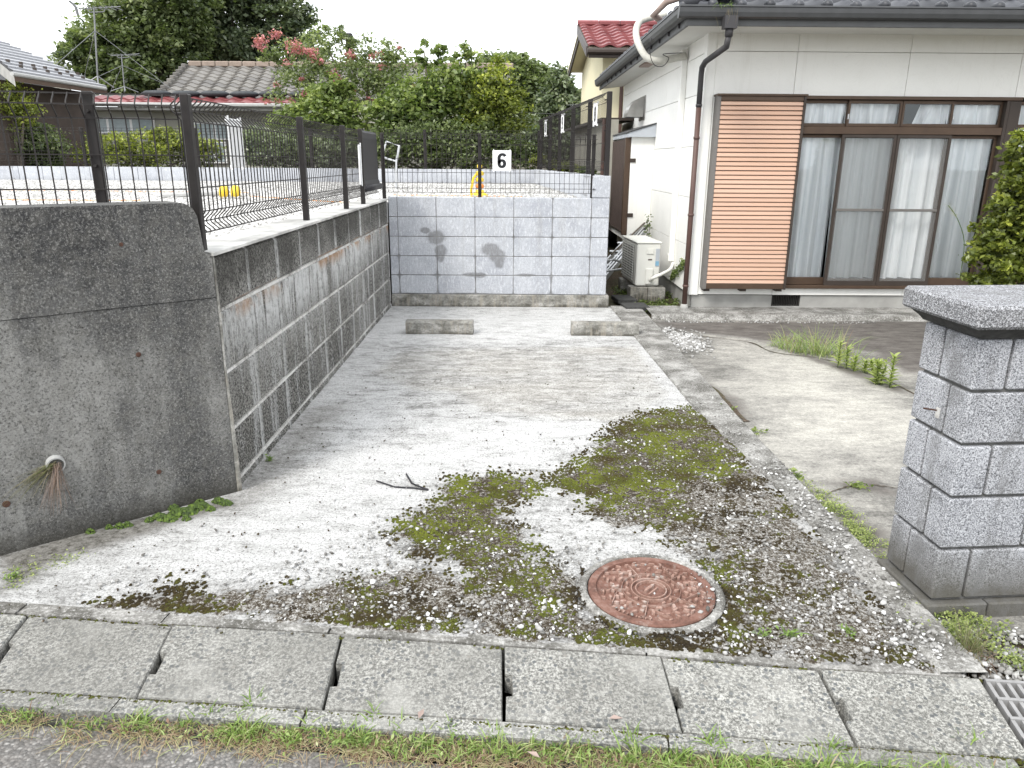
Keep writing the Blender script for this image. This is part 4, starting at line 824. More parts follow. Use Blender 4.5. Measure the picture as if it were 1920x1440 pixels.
for k, (e0, e1, z0_, z1_) in enumerate([(.006, .018, .976, .992), (.018, .040, .992, 1.012)]):
    vs = []
    for e, z_ in ((e0, z0_), (e1, z1_)): vs += [(-e, -e, z_), (DW+e, -e, z_), (DW+e, DD+e, z_), (-e, DD+e, z_)]
    b.add(vs, [(0, 3, 2, 1), (4, 5, 6, 7)]+[(i_, (i_+1) % 4, 4+(i_+1) % 4, 4+i_) for i_ in range(4)])
b.build('moulding', MT['moul'], pl)
cp = MB().cbox(-.062, DW+.06, -.062, DD+.062, 1.014, 1.087, .010).build('cap', MT['cap'], pl)
b = MB(); b.box(-.003, .003, .128, .145, .665, .70); b.build('mortar_scrap', MT['mortar'], pl); MB().tube([(0, .14, .69), (-.045, .15, .695)], .003, 6).build('nail', MT['bark2'], pl)

# ------------------------------------------------------------------ black rubber strip on the slab
t = empty('rubber_strip', G(780, 915), 0, 'bent black rubber strip lying on the bleached slab beside the moss', 'rubber strip')
o0 = G(780, 915)
def q_(u, v, z=.006): return G(u, v)-o0+Vector((0, 0, z))
MB().tube([q_(706, 905, .010), (q_(740, 915)), q_(775, 917), q_(803, 921)], .0042, 6).build('long_strip', MT['black'], t)
MB().tube([q_(762, 893, .012), q_(772, 908), q_(785, 916, .012), q_(803, 921, .008)], .0045, 6).build('short_strip', MT['black'], t)

# ================================================================== the main house
HA = R(.6); HX, HY = 1.858, 7.79
hs = empty('house', (HX, HY, 0), HA, 'single-storey white house with tiled roof, brown sliding windows and a copper-coloured shutter box', 'house')
HWID, HDEP, HT = 6.5, 5.35, 2.66
def HP(name, mb, mat, parent=None, smooth=False): return mb.build(name, MT[mat] if isinstance(mat, str) else mat, parent or hs, smooth)
# local frame: x along the front, y into the house, z up
WX0, WX1, WZ0, WZ1 = .962, 2.945, .262, 2.088
# foundation
HP('foundation', MB().box(.03, .878, .02, .2, -.1, .152).box(1.182, HWID, .02, .2, -.1, .152).box(.878, 1.182, .02, .2, -.1, .035).box(.03, .2, .2, HDEP, -.1, .152), 'found')
HP('vent_shade_block', MB().box(.87, 1.19, .12, .19, .03, .155), 'dark')  # dark block gives the vent hollow its shade by colour
gv = HP('floor_vent', MB().box(.88, .892, .03, .05, .035, .152).box(1.168, 1.18, .03, .05, .035, .152), 'dark')
for q in range(15): HP('vent_bar', MB().box(.898+q*.018, .904+q*.018, .035, .05, .036, .15), 'dark', gv)
# front wall panels; every joint between panels is an open groove
def panel(x0, x1, z0_, z1_, y0_=0, y1_=.10, g=.002): return HP('wall_panel', MB().cbox(x0+g, x1-g, y0_, y1_, z0_+g, z1_-g, .002), 'panel')
for x0, x1 in ((.085, .87), (.87, 1.96), (1.96, 3.05), (3.05, 4.14), (4.14, 6.5)):
    panel(x0, x1, 2.515, 2.70); panel(x0, x1, 2.118 if x1 > .9 else .16, 2.515)
HP('corner_trim', MB().cbox(-.012, .085, -.012, .09, .155, 2.70, .006), 'panel')
for x0, x1 in ((.87, 2.24), (2.24, 3.6), (3.6, 6.5)): panel(x0, x1, .157, .255)
panel(3.9, 6.5, .255, 2.118)
HP('wall_core', MB().box(.09, .95, .06, .12, .16, 2.7).box(.95, 6.5, .06, .12, 2.125, 2.7).box(.95, 6.5, .06, .12, .16, .25).box(3.95, 6.5, .06, .12, .25, 2.1), 'soffit')
# side wall, facing the lot
HP('side_core', MB().box(.02, .1, .12, HDEP, .15, 2.75), 'soffit')
ysd = [.088, .95, 1.86, 2.77, 3.68, 4.59, HDEP]; zsd = [.155, .645, 1.135, 1.645, 2.145, 2.51, 2.72]
for a0, a1 in zip(ysd[:-1], ysd[1:]):
    for c0, c1 in zip(zsd[:-1], zsd[1:]): HP('wall_panel', MB().cbox(0, .05, a0+.0025, a1-.0025, c0+.0025, c1-.0025, .002), 'panel')
HP('rear_wall_and_dark_room', MB().box(.1, HWID, HDEP-.1, HDEP, 0, 2.7).box(HWID-.1, HWID, .1, HDEP, 0, 2.7).box(.1, HWID, 1.2, 1.25, 0, 2.62).box(.1, HWID, .12, 1.2, .10, .14).box(.1, HWID, .12, 1.2, 2.55, 2.6).box(.1, .12, .12, 1.2, .15, 2.55), 'dark')  # includes a room box coloured dark so the sky does not leak in
# shutter box with slats
sb = HP('shutter_box', MB().box(.118, .955, -.10, -.002, .240, 2.10), 'bronze_dark')
HP('box_side', MB().cbox(.100, .136, -.125, -.001, .238, 2.108, .003), 'slat2', sb); HP('box_side', MB().cbox(.932, .956, -.135, -.001, .236, 2.108, .003), 'bronze_dark', sb)
HP('box_top', MB().cbox(.092, .965, -.145, -.001, 2.104, 2.124, .003), 'bronze', sb); HP('box_rail', MB().cbox(.136, .932, -.128, -.1, .240, .292, .003), 'bronze', sb); HP('box_rail', MB().cbox(.136, .932, -.128, -.1, 2.060, 2.104, .003), 'bronze', sb)
for x_ in (.15, .53, .90): HP('bracket', MB().box(x_-.03, x_+.03, -.10, .0, .212, .238), 'bronze_dark', sb)
ns = 41; sh_ = (2.060-.292)/ns
slme = None
for k in range(ns):
    z_ = .292+k*sh_
    if slme is None:
        b = MB(); M = Matrix(((0, 0, 1, 0), (1, 0, 0, 0), (0, 1, 0, 0), (0, 0, 0, 1)))
        b.prism([(-.100, .004), (-.124, .006), (-.121, sh_-.010), (-.108, sh_-.001), (-.100, sh_-.001)], .1365, .9315, M); slme = b.mesh('slat', MT['slat'])
    o = bpy.data.objects.new('slat', slme); link(o, sb); o.location = (0, 0, z_)
# window assembly
wn = HP('window', MB().cbox(.957, 3.10, -.055, .06, 2.086, 2.118, .003).cbox(.957, 3.10, -.05, .06, .234, .268, .003), 'bronze')
HP('frame_jamb', MB().cbox(2.955, 2.985, -.05, .06, .27, 2.085, .003).cbox(2.99, 3.10, -.04, .06, .27, 2.085, .004), 'bronze_dark', wn); HP('frame_jamb', MB().cbox(.957, .975, -.02, .06, .27, 2.085, .003), 'bronze_dark', wn)
HP('transom', MB().cbox(.975, 2.955, -.045, .04, 1.765, 1.838, .004), 'bronze', wn)
def sash(x0, x1, z0_, z1_, y_, mat='bronze', st=.026, bot=.03, mid=None, screen=False):
    f = HP('sash', MB().cbox(x0, x0+st, y_-.012, y_+.012, z0_, z1_, .002).cbox(x1-st, x1, y_-.012, y_+.012, z0_, z1_, .002).cbox(x0+st, x1-st, y_-.012, y_+.012, z1_-.03, z1_, .002).cbox(x0+st, x1-st, y_-.012, y_+.012, z0_, z0_+bot, .002), mat, wn)
    if mid: HP('mid_rail', MB().cbox(x0+st, x1-st, y_-.010, y_+.010, mid-.013, mid+.013, .002), 'slat2', f)
    if screen: HP('insect_screen', MB().add([(x0+st, y_, z0_+bot), (x1-st, y_, z0_+bot), (x1-st, y_, z1_-.03), (x0+st, y_, z1_-.03)], [(0, 1, 2, 3)]), MSC, f)
    else: HP('pane', MB().add([(x0+st, y_, z0_+bot), (x1-st, y_, z0_+bot), (x1-st, y_, z1_-.03), (x0+st, y_, z1_-.03)], [(0, 1, 2, 3)]), 'glass', f)
    return f
MSC = MT['screen']
for x0, x1, y_ in ((.975, 1.44, .02), (1.42, 1.95, -.004), (1.955, 2.46, -.004), (2.44, 2.955, .02)): sash(x0, x1, 1.84, 2.082, y_, st=.022, bot=.028)
sash(.975, 1.445, .27, 1.762, .020, bot=.075); sash(2.455, 2.955, .27, 1.762, .020, bot=.075); sash(1.42, 1.95, .27, 1.762, .035, bot=.06); sash(1.95, 2.47, .27, 1.762, .035, bot=.06)
sash(1.385, 1.93, .268, 1.764, -.026, 'bronze_dark', .028, .05, 1.037, True); sash(1.935, 2.475, .268, 1.764, -.026, 'bronze_dark', .028, .05, 1.037, True)
sash(3.11, 3.9, 1.84, 2.082, .02); sash(3.11, 3.9, .27, 1.762, .02, bot=.07)
HP('frame_jamb', MB().cbox(3.9, 3.96, -.05, .06, .24, 2.118, .003), 'bronze_dark', wn)
for (x_, z_) in ((1.425, 1.93), (2.462, 1.93)): HP('latch', MB().cbox(x_-.005, x_+.006, -.03, -.012, z_-.025, z_+.025, .002), 'alu', wn)
# curtains: pleated sheets
def curtain(x0, x1, z0_, z1_, seed, y_=.10, taper=0, folds=17):
    r = np.random.default_rng(seed); n_ = 150; xs_ = np.linspace(0, 1, n_); ph = np.cumsum(r.uniform(.4, 1.6, n_)); ph = ph/ph[-1]*folds*np.pi*(x1-x0)/.5*.42
    zz_ = np.linspace(0, 1, 14); v = []
    for zt in zz_:
        amp = .020+.016*(1-zt)**.8; sway = .012*np.sin(zt*3+seed)
        xx = x0+(x1-x0)*xs_+taper*(1-zt)*xs_*0+sway*np.sin(xs_*9+seed)
        if taper: xx = xx+taper*(1-xs_)*zt
        yy_ = y_+amp*np.sin(ph+zt*.5*np.sin(xs_*7+seed))+amp*.5*np.sin(ph*.37+seed)
        v.append(np.stack([xx, yy_, np.full(n_, z0_+(z1_-z0_)*zt)], 1))
    v = np.concatenate(v); i = np.arange(n_-1); j = np.arange(13)[:, None]; a = (j*n_+i).ravel()
    return npmesh('curtain', v, np.stack([a, a+1, a+n_+1, a+n_], 1), MT['curtain'], hs, smooth=True)
curtain(.99, 1.43, .33, 1.76, 1); curtain(1.43, 1.95, .33, 1.76, 2); curtain(1.95, 2.45, .33, 1.76, 3); curtain(2.45, 2.95, .33, 1.76, 4); curtain(3.12, 3.88, .33, 1.76, 9)
curtain(.98, 1.42, 1.80, 2.06, 5, .07); curtain(1.43, 1.93, 1.80, 2.07, 6, .07); curtain(2.08, 2.44, 1.80, 2.05, 7, .07, .10); curtain(2.46, 2.95, 1.80, 2.05, 8, .07); curtain(3.12, 3.88, 1.80, 2.05, 10, .07)
# roof: hipped, with eaves on the front and on the side
EF, ES = -.62, -.36; ZE = 2.715; pit = math.tan(R(24))
xr, yr = HWID+.4, HDEP+.35
ym = (EF+yr)/2; hz = (ym-EF)*pit; A1 = (ES, EF, ZE); A2 = (xr, EF, ZE); A3 = (xr, yr, ZE); A4 = (ES, yr, ZE); R1 = (ES+(ym-EF), ym, ZE+hz); R2 = (xr-(ym-EF), ym, ZE+hz)
b = MB(); b.add([A1, A2, A3, A4, R1, R2], [(0, 1, 5, 4), (1, 2, 5), (2, 3, 4, 5), (3, 0, 4), (3, 2, 1, 0)]); rf = HP('roof', b, 'glaze')
# soffit: gently sloped boards
b = MB(); zi, ze = 2.672, 2.652
b.add([(ES+.03, EF+.03, ze), (xr, EF+.03, ze), (xr, .0, zi), (0, 0, zi)], [(0, 3, 2, 1)]); b.add([(ES+.03, EF+.03, ze), (0, 0, zi), (0, HDEP, zi), (ES+.03, yr, ze)], [(0, 3, 2, 1)])
HP('soffit', b, 'soffit')
for x_ in (3.2,): HP('soffit_vent', MB().box(x_, x_+.5, -.40, -.22, 2.640, 2.665), simple('rust_vent', (.30, .15, .09), .7))
HP('soffit_vent', MB().box(-.24, -.12, 2.1, 2.5, 2.640, 2.668), MT['brownduct'])
HP('fascia', MB().cbox(ES, xr, EF, EF+.025, 2.637, 2.745, .003), 'fascia'); HP('fascia', MB().cbox(ES, ES+.025, EF+.03, yr, 2.635, 2.745, .003), 'fascia')
# gutters: half channel lipped outside the fascia
def gutter(L_, name='gutter'):
    prof = [(-.002, .088), (-.078, .090), (-.084, .080), (-.080, .045), (-.066, .012), (-.04, .0), (-.01, .002), (-.002, .01)]
    b = MB(); M = Matrix(((0, 0, 1, 0), (1, 0, 0, 0), (0, 1, 0, 0), (0, 0, 0, 1))); b.prism(prof, 0, L_, M); b.prism([(-.080, .085), (-.090, .088), (-.088, .100), (-.078, .100)], 0, L_, M); return b
g1 = HP('gutter', gutter(xr-ES+.08), 'gutter'); g1.location = (ES-.084, EF, 2.690)
g2 = HP('gutter', gutter(yr-EF), 'gutter'); g2.location = (ES, yr, 2.689); g2.rotation_euler = (0, 0, R(-90))
for q in range(12): HP('gutter_bracket', MB().box(ES-.02, ES-.001, EF+.25+q*.45, EF+.275+q*.45, 2.60, 2.64), 'pipeblk', g1) if False else HP('gutter_bracket', MB().box(ES-.02, ES-.001, EF+.25+q*.45, EF+.275+q*.45, 2.655, 2.689), 'pipeblk')
# eave tiles: shallow pan with a round knob at the joint
def eave_tile_mesh():
    b = MB(); n_ = 7; vs = []
    for yy_, zz_ in ((0, 0), (.26, .26*pit)):
        for k in range(n_+1):
            x = .25*k/n_; z = -.030*math.sin(math.pi*min(1, x/.19))+(.022*math.sin(math.pi*(x-.19)/.06) if x > .19 else 0); vs.append((x, yy_, z+zz_+.052))
    top = len(vs); vs += [(v[0], v[1], v[2]-.030) for v in vs]
    fs = [(k, k+1, n_+2+k, n_+1+k) for k in range(n_)]; fs += [(top+k, top+n_+1+k, top+n_+2+k, top+k+1) for k in range(n_)]
    fs += [(k, top+k, top+k+1, k+1) for k in range(n_)]
    b.add(vs, fs); M = Matrix.Translation((.222, -.004, .070)) @ Matrix.Rotation(R(90), 4, 'X')
    b.lathe([(0, .030), (.024, .024), (.040, .006), (.042, -.02), (.034, -.26)], 12, Matrix.Translation((0, 0, 0)) @ M)
    return b.mesh('eave_tile', MT['glaze'])
em = eave_tile_mesh()
for p_ in em.polygons: p_.use_smooth = True
def place(me, name, parent, loc, rz=0, sc=1, rx=0):
    o = bpy.data.objects.new(name, me); link(o, parent); o.location = loc; o.rotation_euler = (rx, 0, rz); o.scale = (sc,)*3; return o
nx = int((xr-ES)/.25)
for q in range(nx+1):
    for r_ in range(2): place(em, 'tile', rf, (ES-.01+q*.25, EF-.035+r_*.24, ZE+.022+r_*.24*pit+RNG.uniform(-.003, .003)))
for q in range(24):
    for r_ in range(2): place(em, 'tile', rf, (ES-.035+r_*.24, EF+.25+q*.25, ZE+.022+r_*.24*pit+RNG.uniform(-.003, .003)), R(-90))
# hip end ornament
HP('hip_ridge', MB().tube([(ES-.02, EF-.02, ZE+.10), (ES+1.2, EF+1.2, ZE+.10+1.2*pit)], .075, 12), 'glaze', rf, True)
# rain head and down pipe at the corner
rh = HP('rain_head', MB().prism([(-.055, 0), (.055, 0), (.055, .10), (-.055, .10)], 0, .10, Matrix.Translation((0, 0, 2.60))), 'pipeblk'); rh.location = (-.005+.0, EF-.10-.04, 0)
hx = rh.location.x
HP('rain_head_neck', MB().tube([(hx, EF-.09, 2.61), (hx, EF-.09, 2.54)], .035, 10), 'pipeblk', None, True)
HP('downpipe', MB().tube([(hx, EF-.09, 2.55), (hx-.01, EF-.08, 2.46), (-.055, -.16, 2.40), (-.062, -.075, 2.36), (-.062, -.062, 2.30), (-.062, -.062, 2.0)], .027, 10), 'pipeblk', None, True)
HP('downpipe', MB().tube([(-.062, -.062, 2.0), (-.062, -.062, .06)], .026, 12), 'pipe', None, True)
for z_ in (1.72, .98, .26, 2.02): HP('pipe_collar', MB().tube([(-.062, -.062, z_-.012), (-.062, -.062, z_+.012)], .031, 12), 'pipe' if z_ < 2 else 'pipeblk', None, True)
HP('pipe_shoe', MB().tube([(-.062, -.062, .07), (-.062, -.062, .0)], .032, 12, True, .055), 'found', None, True)
HP('wall_duct', MB().cbox(-.062, -.001, .82, .885, .46, 2.64, .006), 'panel'); HP('duct_cap', MB().cbox(-.072, -.001, .81, .895, .40, .48, .006), 'panel')
# thick hose looping out from under the eave over the gutter, cable loop
hp = [(-.03, .80, 2.57), (-.30, .78, 2.52), (-.44, .80, 2.55), (-.52, .88, 2.68), (-.54, 1.0, 2.82), (-.50, 1.1, 2.93), (-.42, 1.12, 2.98), (-.2, 1.1, 3.02)]
HP('flexible_duct', MB().tube(smoothpts(hp, 6), .036, 12), 'hose', None, True)
HP('roof_duct', MB().tube([(-.26, .50, 2.78), (-.44, .56, 2.92), (-.36, .30, 3.0), (.1, .1, 3.12)], .036, 10), 'brownduct', None, True)
HP('cable', MB().tube(smoothpts([(-.42, .62, 2.80), (-.44, .66, 2.6), (-.38, .7, 2.47), (-.28, .72, 2.46), (-.22, .75, 2.54), (-.28, .76, 2.58), (-.05, .80, 2.60)], 5), .004, 5), 'black')
# vent hood on the side wall
b = MB(); n_ = 8; hw0, hw1 = 3.28, 3.62
ar = [(-.02, 0)]+[(-.24*math.sin(q*math.pi/2/n_)-.0, .26*math.cos(q*math.pi/2/n_)) for q in range(n_+1)]+[(-.0, 0)]
vs = [(x_, hw0, 2.09+z_) for x_, z_ in ar]+[(x_, hw1, 2.09+z_) for x_, z_ in ar]; m_ = len(ar)
b.add(vs, [tuple(range(m_)), tuple(range(m_, 2*m_))[::-1]]+[(i_, (i_+1) % m_, m_+(i_+1) % m_, m_+i_) for i_ in range(m_)]); HP('vent_hood', b, 'steel'); HP('hood_plate', MB().box(-.012, -.001, 3.22, 3.68, 2.05, 2.37), 'steel')
# bay box with brown lattice
by = HP('side_bay', MB().cbox(-.30, -.001, 2.42, 4.6, .455, 1.86, .004), 'panel')
HP('bay_roof', MB().add([(-.36, 2.34, 1.845), (-.0, 2.34, 1.955), (-.0, 4.8, 1.955), (-.36, 4.8, 1.845), (-.36, 2.34, 1.86), (-.0, 2.34, 1.972), (-.0, 4.8, 1.972), (-.36, 4.8, 1.86)], [(0, 1, 2, 3), (7, 6, 5, 4), (0, 4, 5, 1), (1, 5, 6, 2), (2, 6, 7, 3), (3, 7, 4, 0)]), 'gutter', by)
HP('bay_flashing', MB().prism([(-.345, 1.795), (-.002, 1.795), (-.002, 1.950), (-.345, 1.846)], -2.40, -2.352, Matrix(((1, 0, 0, 0), (0, 0, -1, 0), (0, 1, 0, 0), (0, 0, 0, 1)))), 'panelblue', by); HP('bay_flashing', MB().cbox(-.352, -.335, 2.355, 4.75, 1.79, 1.842, .002), 'panelblue', by)
lt = HP('lattice_screen', MB().box(-.335, -.305, 2.62, 4.5, .56, 1.78), 'bronze_dark', by)
HP('lattice_frame', MB().cbox(-.372, -.302, 2.44, 2.50, .54, 1.79, .003).cbox(-.36, -.31, 2.52, 2.60, .56, 1.78, .003), 'bronze', by)
for q in range(30): HP('lattice_bar', MB().box(-.352, -.336, 2.63+q*.062, 2.66+q*.062, .57, 1.77), 'lattice', by)
for z_ in (.80, 1.50): HP('hinge', MB().cbox(-.31, -.235, 2.405, 2.418, z_-.02, z_+.03, .003), 'bronze_dark', by)

# ------------------------------------------------------------------ air conditioner on its blocks
ac = empty('air_conditioner', (1.50, 8.86, .135), R(4), 'cream outdoor air-conditioner unit on concrete blocks beside the house wall', 'air conditioner')
MB().cbox(-.13, .14, -.38, .38, 0, .475, .012).build('casing', MT['acwhite'], ac)
MB().cbox(-.14, .15, -.39, .39, .477, .495, .006).build('lid', MT['acwhite'], ac)
MB().box(-.134, -.131, -.24, .34, .04, .44).build('fan_shade_sheet', MT['dark'], ac)  # dark sheet imitates the shaded opening behind the grille
for q in range(14): MB().box(-.142, -.137, -.25, .35, .045+q*.029, .062+q*.029).build('grille_bar', MT['acwhite'], ac)
for q in range(5): MB().box(-.145, -.142, -.25+q*.148, -.242+q*.148, .04, .46).build('grille_post', MT['acwhite'], ac)
MB().cbox(-.02, .06, -.392, -.381, .36, .42, .004).build('handle', MT['acwhite'], ac); MB().cbox(-.025, .065, -.40, -.381, .02, .20, .008).build('valve_cover', MT['acwhite'], ac)
MB().box(.085, .13, -.3835, -.381, .22, .42).build('sticker', MT['panelblue'], ac); MB().box(.085, .125, -.3855, -.384, .23, .28).build('sticker', MT['blue'], ac)
MB().box(.00, .045, -.3835, -.381, .29, .305).build('sticker', MT['lattice'], ac)
MB().tube(smoothpts([(.03, -.41, .07), (.06, -.47, .11), (.16, -.45, .15), (.27, -.36, .19), (.34, -.22, .28), (.345, -.20, .36)], 5), .020, 8).build('pipe_bundle', MT['acwhite'], ac, True)
bk = 0
for (x_, y_, w_, d_2, rz_) in ((1.43, 8.52, .20, .19, 3), (1.63, 8.50, .20, .19, 2), (1.40, 9.12, .19, .19, 0), (1.6, 9.12, .19, .19, 0)):
    o = MB().cbox(-w_/2+.002, w_/2-.002, -d_2/2, d_2/2, 0, .165, .006).build('concrete_block', MT['footing']); o.location = (x_, y_, -.04); o.rotation_euler = (0, 0, R(rz_)); bk += 1
    tag(o, ['concrete block under the air conditioner, front left', 'concrete block under the air conditioner, front right by the house', 'mossy concrete block under the rear of the air conditioner, left', 'concrete block hidden under the rear of the air conditioner, right'][bk-1], 'concrete block', 'blocks carrying the air conditioner')
# ladders lying aslant behind the unit
ld = empty('ladder', (1.18, 9.3, -.02), 0, 'aluminium ladders and poles leaning in a stack behind the air conditioner', 'ladder stack')
for k, (dx_, dy_, dz_) in enumerate([(0, 0, 0), (.02, .10, .05), (.05, .22, .10), (-.02, .34, .09)]):
    a_ = Vector((-.10+dx_, dy_, .02+dz_)); c_ = Vector((.56+dx_*.5, .75+dy_, .62+dz_*.6)); r_ = c_-a_; M_ = r_.to_track_quat('X', 'Z').to_matrix().to_4x4(); M_.translation = a_
    MB().box(0, r_.length, -.012, .012, -.03, .03, M_).build('rail', MT['alu'], ld)
    for q in range(5): MB().box(.1+q*.2, .13+q*.2, .0, .09, -.01, .012, M_).build('rung', MT['alu'], ld)
MB().tube(smoothpts([(-.1, -.1, .25), (.0, -.15, .36), (.14, -.1, .33), (.22, 0, .25), (.1, .0, .22), (-.1, -.05, .2)], 4), .014, 6).build('bent_tube', MT['alu'], ld)
MB().tube([(.1, .5, .35), (.68, 1.0, .80)], .012, 6).build('pole', MT['bark'], ld); MB().tube([(.2, .45, .35), (.66, .9, .72)], .016, 6).build('pole', MT['black'], ld)
# dark paving slabs beside the kerb end
for q, (u, v, w_, d_2, rz_) in enumerate([(1160, 562, .22, .30, 8), (1180, 577, .26, .26, 5)]):
    p = G(u, v, .0); o = MB().cbox(-w_/2, w_/2, -d_2/2, d_2/2, 0, .05, .006).build('paving_slab', MT['moul']); o.location = (p.x+.06, p.y, -.02+.004*q); o.rotation_euler = (0, 0, R(rz_))
    tag(o, ['dark ribbed paving slab farther from the street, beside the end of the kerb', 'dark paving slab beside the kerb, nearer the street'][q], 'paving slab')

# ================================================================== neighbours beyond the lot
def ybox(t, name, x0, x1, y0, y1, z0, z1, mat, c=.004): return MB().cbox(x0, x1, y0, y1, z0, z1, c).build(name, MT[mat] if isinstance(mat, str) else mat, t)
# yellow house with the red roof
yh = empty('yellow_house', (0, 0, 0), 0, 'pale yellow two-storey house with a red tiled roof behind the white house', 'house')
ye, yp, yf = (14.0, 3.37), (16.2, 4.05), (19.3, 3.58); XL = 1.25
ybox(yh, 'wall', 1.60, 9, 14.6, 19.0, .9, 3.45, 'cream')
MB().prism([(14.62, 3.45), (18.98, 3.45), (16.2, 3.98)], 1.60, 9, Matrix(((0, 0, 1, 0), (1, 0, 0, 0), (0, 1, 0, 0), (0, 0, 0, 1)))).build('gable', MT['cream'], yh)
def slab_between(p0, p1, x0, x1, th, mat, name, t, zoff=0):
    v = [(x, p[0], p[1]+zoff+d) for x in (x0, x1) for p in (p0, p1) for d in (0, -th)]
    return MB().add(v, [(0, 2, 3, 1), (4, 5, 7, 6), (0, 4, 6, 2), (1, 3, 7, 5), (0, 1, 5, 4), (2, 6, 7, 3)]).build(name, MT[mat], t)
slab_between(ye, yp, XL+.03, 9, .06, 'creamsoff', 'roof_deck', yh, -.01); slab_between(yp, yf, XL+.03, 9.002, .06, 'creamsoff', 'roof_deck', yh, -.01)
slab_between((ye[0]-.02, ye[1]), yp, XL-.012, XL+.026, .17, 'bronze_dark', 'barge_board', yh, .02); slab_between(yp, yf, XL+.05, XL+.088, .17, 'bronze_dark', 'barge_board', yh, .02)
ybox(yh, 'fascia', XL+.03, 9, 13.95, 13.99, 3.20, 3.36, 'bronze_dark'); MB().tube([(XL, 13.92, 3.30), (9, 13.92, 3.30)], .05, 8).build('gutter', MT['bronze_dark'], yh)
MB().tube([(1.95, 14.52, 1.0), (1.95, 14.52, 3.2)], .035, 8).build('downpipe', MT['pipe'], yh)
def tile_mesh(w_, l_, sl, mat, name='tile', wave=.035, th=.03):
    b = MB(); n_ = 6; vs = []
    for yy_ in (0, l_*1.08):
        for k in range(n_+1):
            x = w_*k/n_; z = wave*(math.sin(2*math.pi*(k/n_))*.5) ; vs.append((x, yy_, z+yy_*sl+(th if yy_ == 0 else 0)))
    k0 = len(vs); vs += [(v[0], v[1]+.002, v[2]-th) for v in vs[:n_+1]]
    b.add(vs, [(k, k+1, n_+2+k, n_+1+k) for k in range(n_)]+[(k, k0+k, k0+k+1, k+1) for k in range(n_)]); return b.mesh(name, mat)
sl_r = (yp[1]-ye[1])/(yp[0]-ye[0]); tw, tl = .30, .275
tm_ = tile_mesh(tw, tl, sl_r, MT['red'], wave=.05, th=.035)
for r_ in range(8):
    for q in range(12): place(tm_, 'tile', yh, (XL+.02+q*tw+(r_ % 2)*.0, ye[0]+r_*tl, ye[1]+.02+r_*tl*sl_r))
for q in range(9): MB().tube([(XL+q*.42, 16.2, yp[1]+.05), (XL+q*.42+.41, 16.2, yp[1]+.05)], .06, 8).build('ridge_tile', MT['red'], yh)
slab_between(ye, yp, XL+3.6, 9, .03, 'red', 'roof_rest', yh, .03); slab_between(yp, yf, XL+.06, 9, .03, 'red', 'roof_rest', yh, .035)
# stained beige side building with dark awning between
sh = empty('side_building', (0, 0, 0), 0, 'low stained beige building with a dark awning behind the right-hand fence', 'building')
pa = Vector((1.13, 12.2, 0)); pb = Vector((.93, 15.6, 0))
def quadwall(b, a_, c_, z0_, z1_, th=.12):
    d_ = (c_-a_).normalized(); n_ = Vector((-d_.y, d_.x, 0))*-th; p = [a_, c_, c_+n_, a_+n_]; b.add([q+Vector((0, 0, z0_)) for q in p]+[q+Vector((0, 0, z1_)) for q in p], [(3, 2, 1, 0), (4, 5, 6, 7), (0, 1, 5, 4), (1, 2, 6, 5), (2, 3, 7, 6), (3, 0, 4, 7)])
b = MB(); quadwall(b, Vector((1.42, 11.6, 0)), Vector((1.24, 16.5, 0)), .6, 2.08); b.build('wall', MT['beigewall'], sh)
b = MB(); quadwall(b, Vector((1.32, 11.9, 0)), Vector((1.06, 16.5, 0)), 2.08, 2.12, -.0+.5); b.build('awning', MT['bronze_dark'], sh)
b = MB(); quadwall(b, Vector((1.395, 12.6, 0)), Vector((1.365, 13.5, 0)), 1.80, 2.02, .02); b.build('poster', MT['poster'], sh)
b = MB(); quadwall(b, Vector((1.385, 12.85, 0)), Vector((1.373, 13.15, 0)), 1.82, 1.96, .01); b.build('poster_figure', MT['postergreen'], sh)
MB().tube([(1.36, 11.9, .6), (1.36, 11.9, 2.1)], .03, 8).build('downpipe', MT['pipe'], sh)
# long low house with a strip of red tiles and a grey kawara roof behind it
lh = empty('low_house', (0, 0, 0), 0, 'long low grey-beige house with red eave tiles, grey tiled main roof and white-framed windows', 'house')
ybox(lh, 'wall', -11.5, -.6, 17.0, 17.2, .9, 2.5, 'wallgrey')
ybox(lh, 'upper_wall', -7.4, -.4, 17.35, 19.9, 1.0, 2.75, 'wallgrey')
ybox(lh, 'eave_board', -11.6, -4.6, 16.45, 17.1, 2.44, 2.50, 'found')
MB().tube([(-11.6, 16.40, 2.545), (-4.5, 16.40, 2.545)], .045, 8).build('gutter', MT['pvc'], lh)
tmr = tile_mesh(.29, .30, .30, MT['red'], wave=.04, th=.03)
for r_ in range(2):
    for q in range(24): place(tmr, 'tile', lh, (-11.5+q*.29, 16.45+r_*.30, 2.57+r_*.09))
slab_between((16.5, 2.55), (17.4, 2.80), -11.6, -4.5, .04, 'bronze_dark', 'lower_roof_deck', lh)
KE, KR = (17.25, 2.74), (20.0, 3.68); ksl = (KR[1]-KE[1])/(KR[0]-KE[0]); kl, kw = .275, .315
tk = tile_mesh(kw, kl, ksl, MT['kawara'], wave=.05, th=.035)
for r_ in range(10):
    for q in range(22): place(tk, 'tile', lh, (-7.65-.4*r_/10+q*kw, KE[0]+r_*kl, KE[1]+r_*kl*ksl))
MB().add([(-7.6, KE[0], KE[1]-.02), (-.1, KE[0], KE[1]-.02), (-.1, KR[0], KR[1]-.02), (-8.05, KR[0], KR[1]-.02)], [(0, 1, 2, 3)]).build('roof_deck', MT['kawara'], lh)
MB().add([(-8.05, KR[0], KR[1]-.02), (-.1, KR[0], KR[1]-.02), (-.1, 22.8, 2.74), (-7.6, 22.8, 2.74)], [(0, 1, 2, 3)]).build('roof_deck', MT['kawara'], lh)
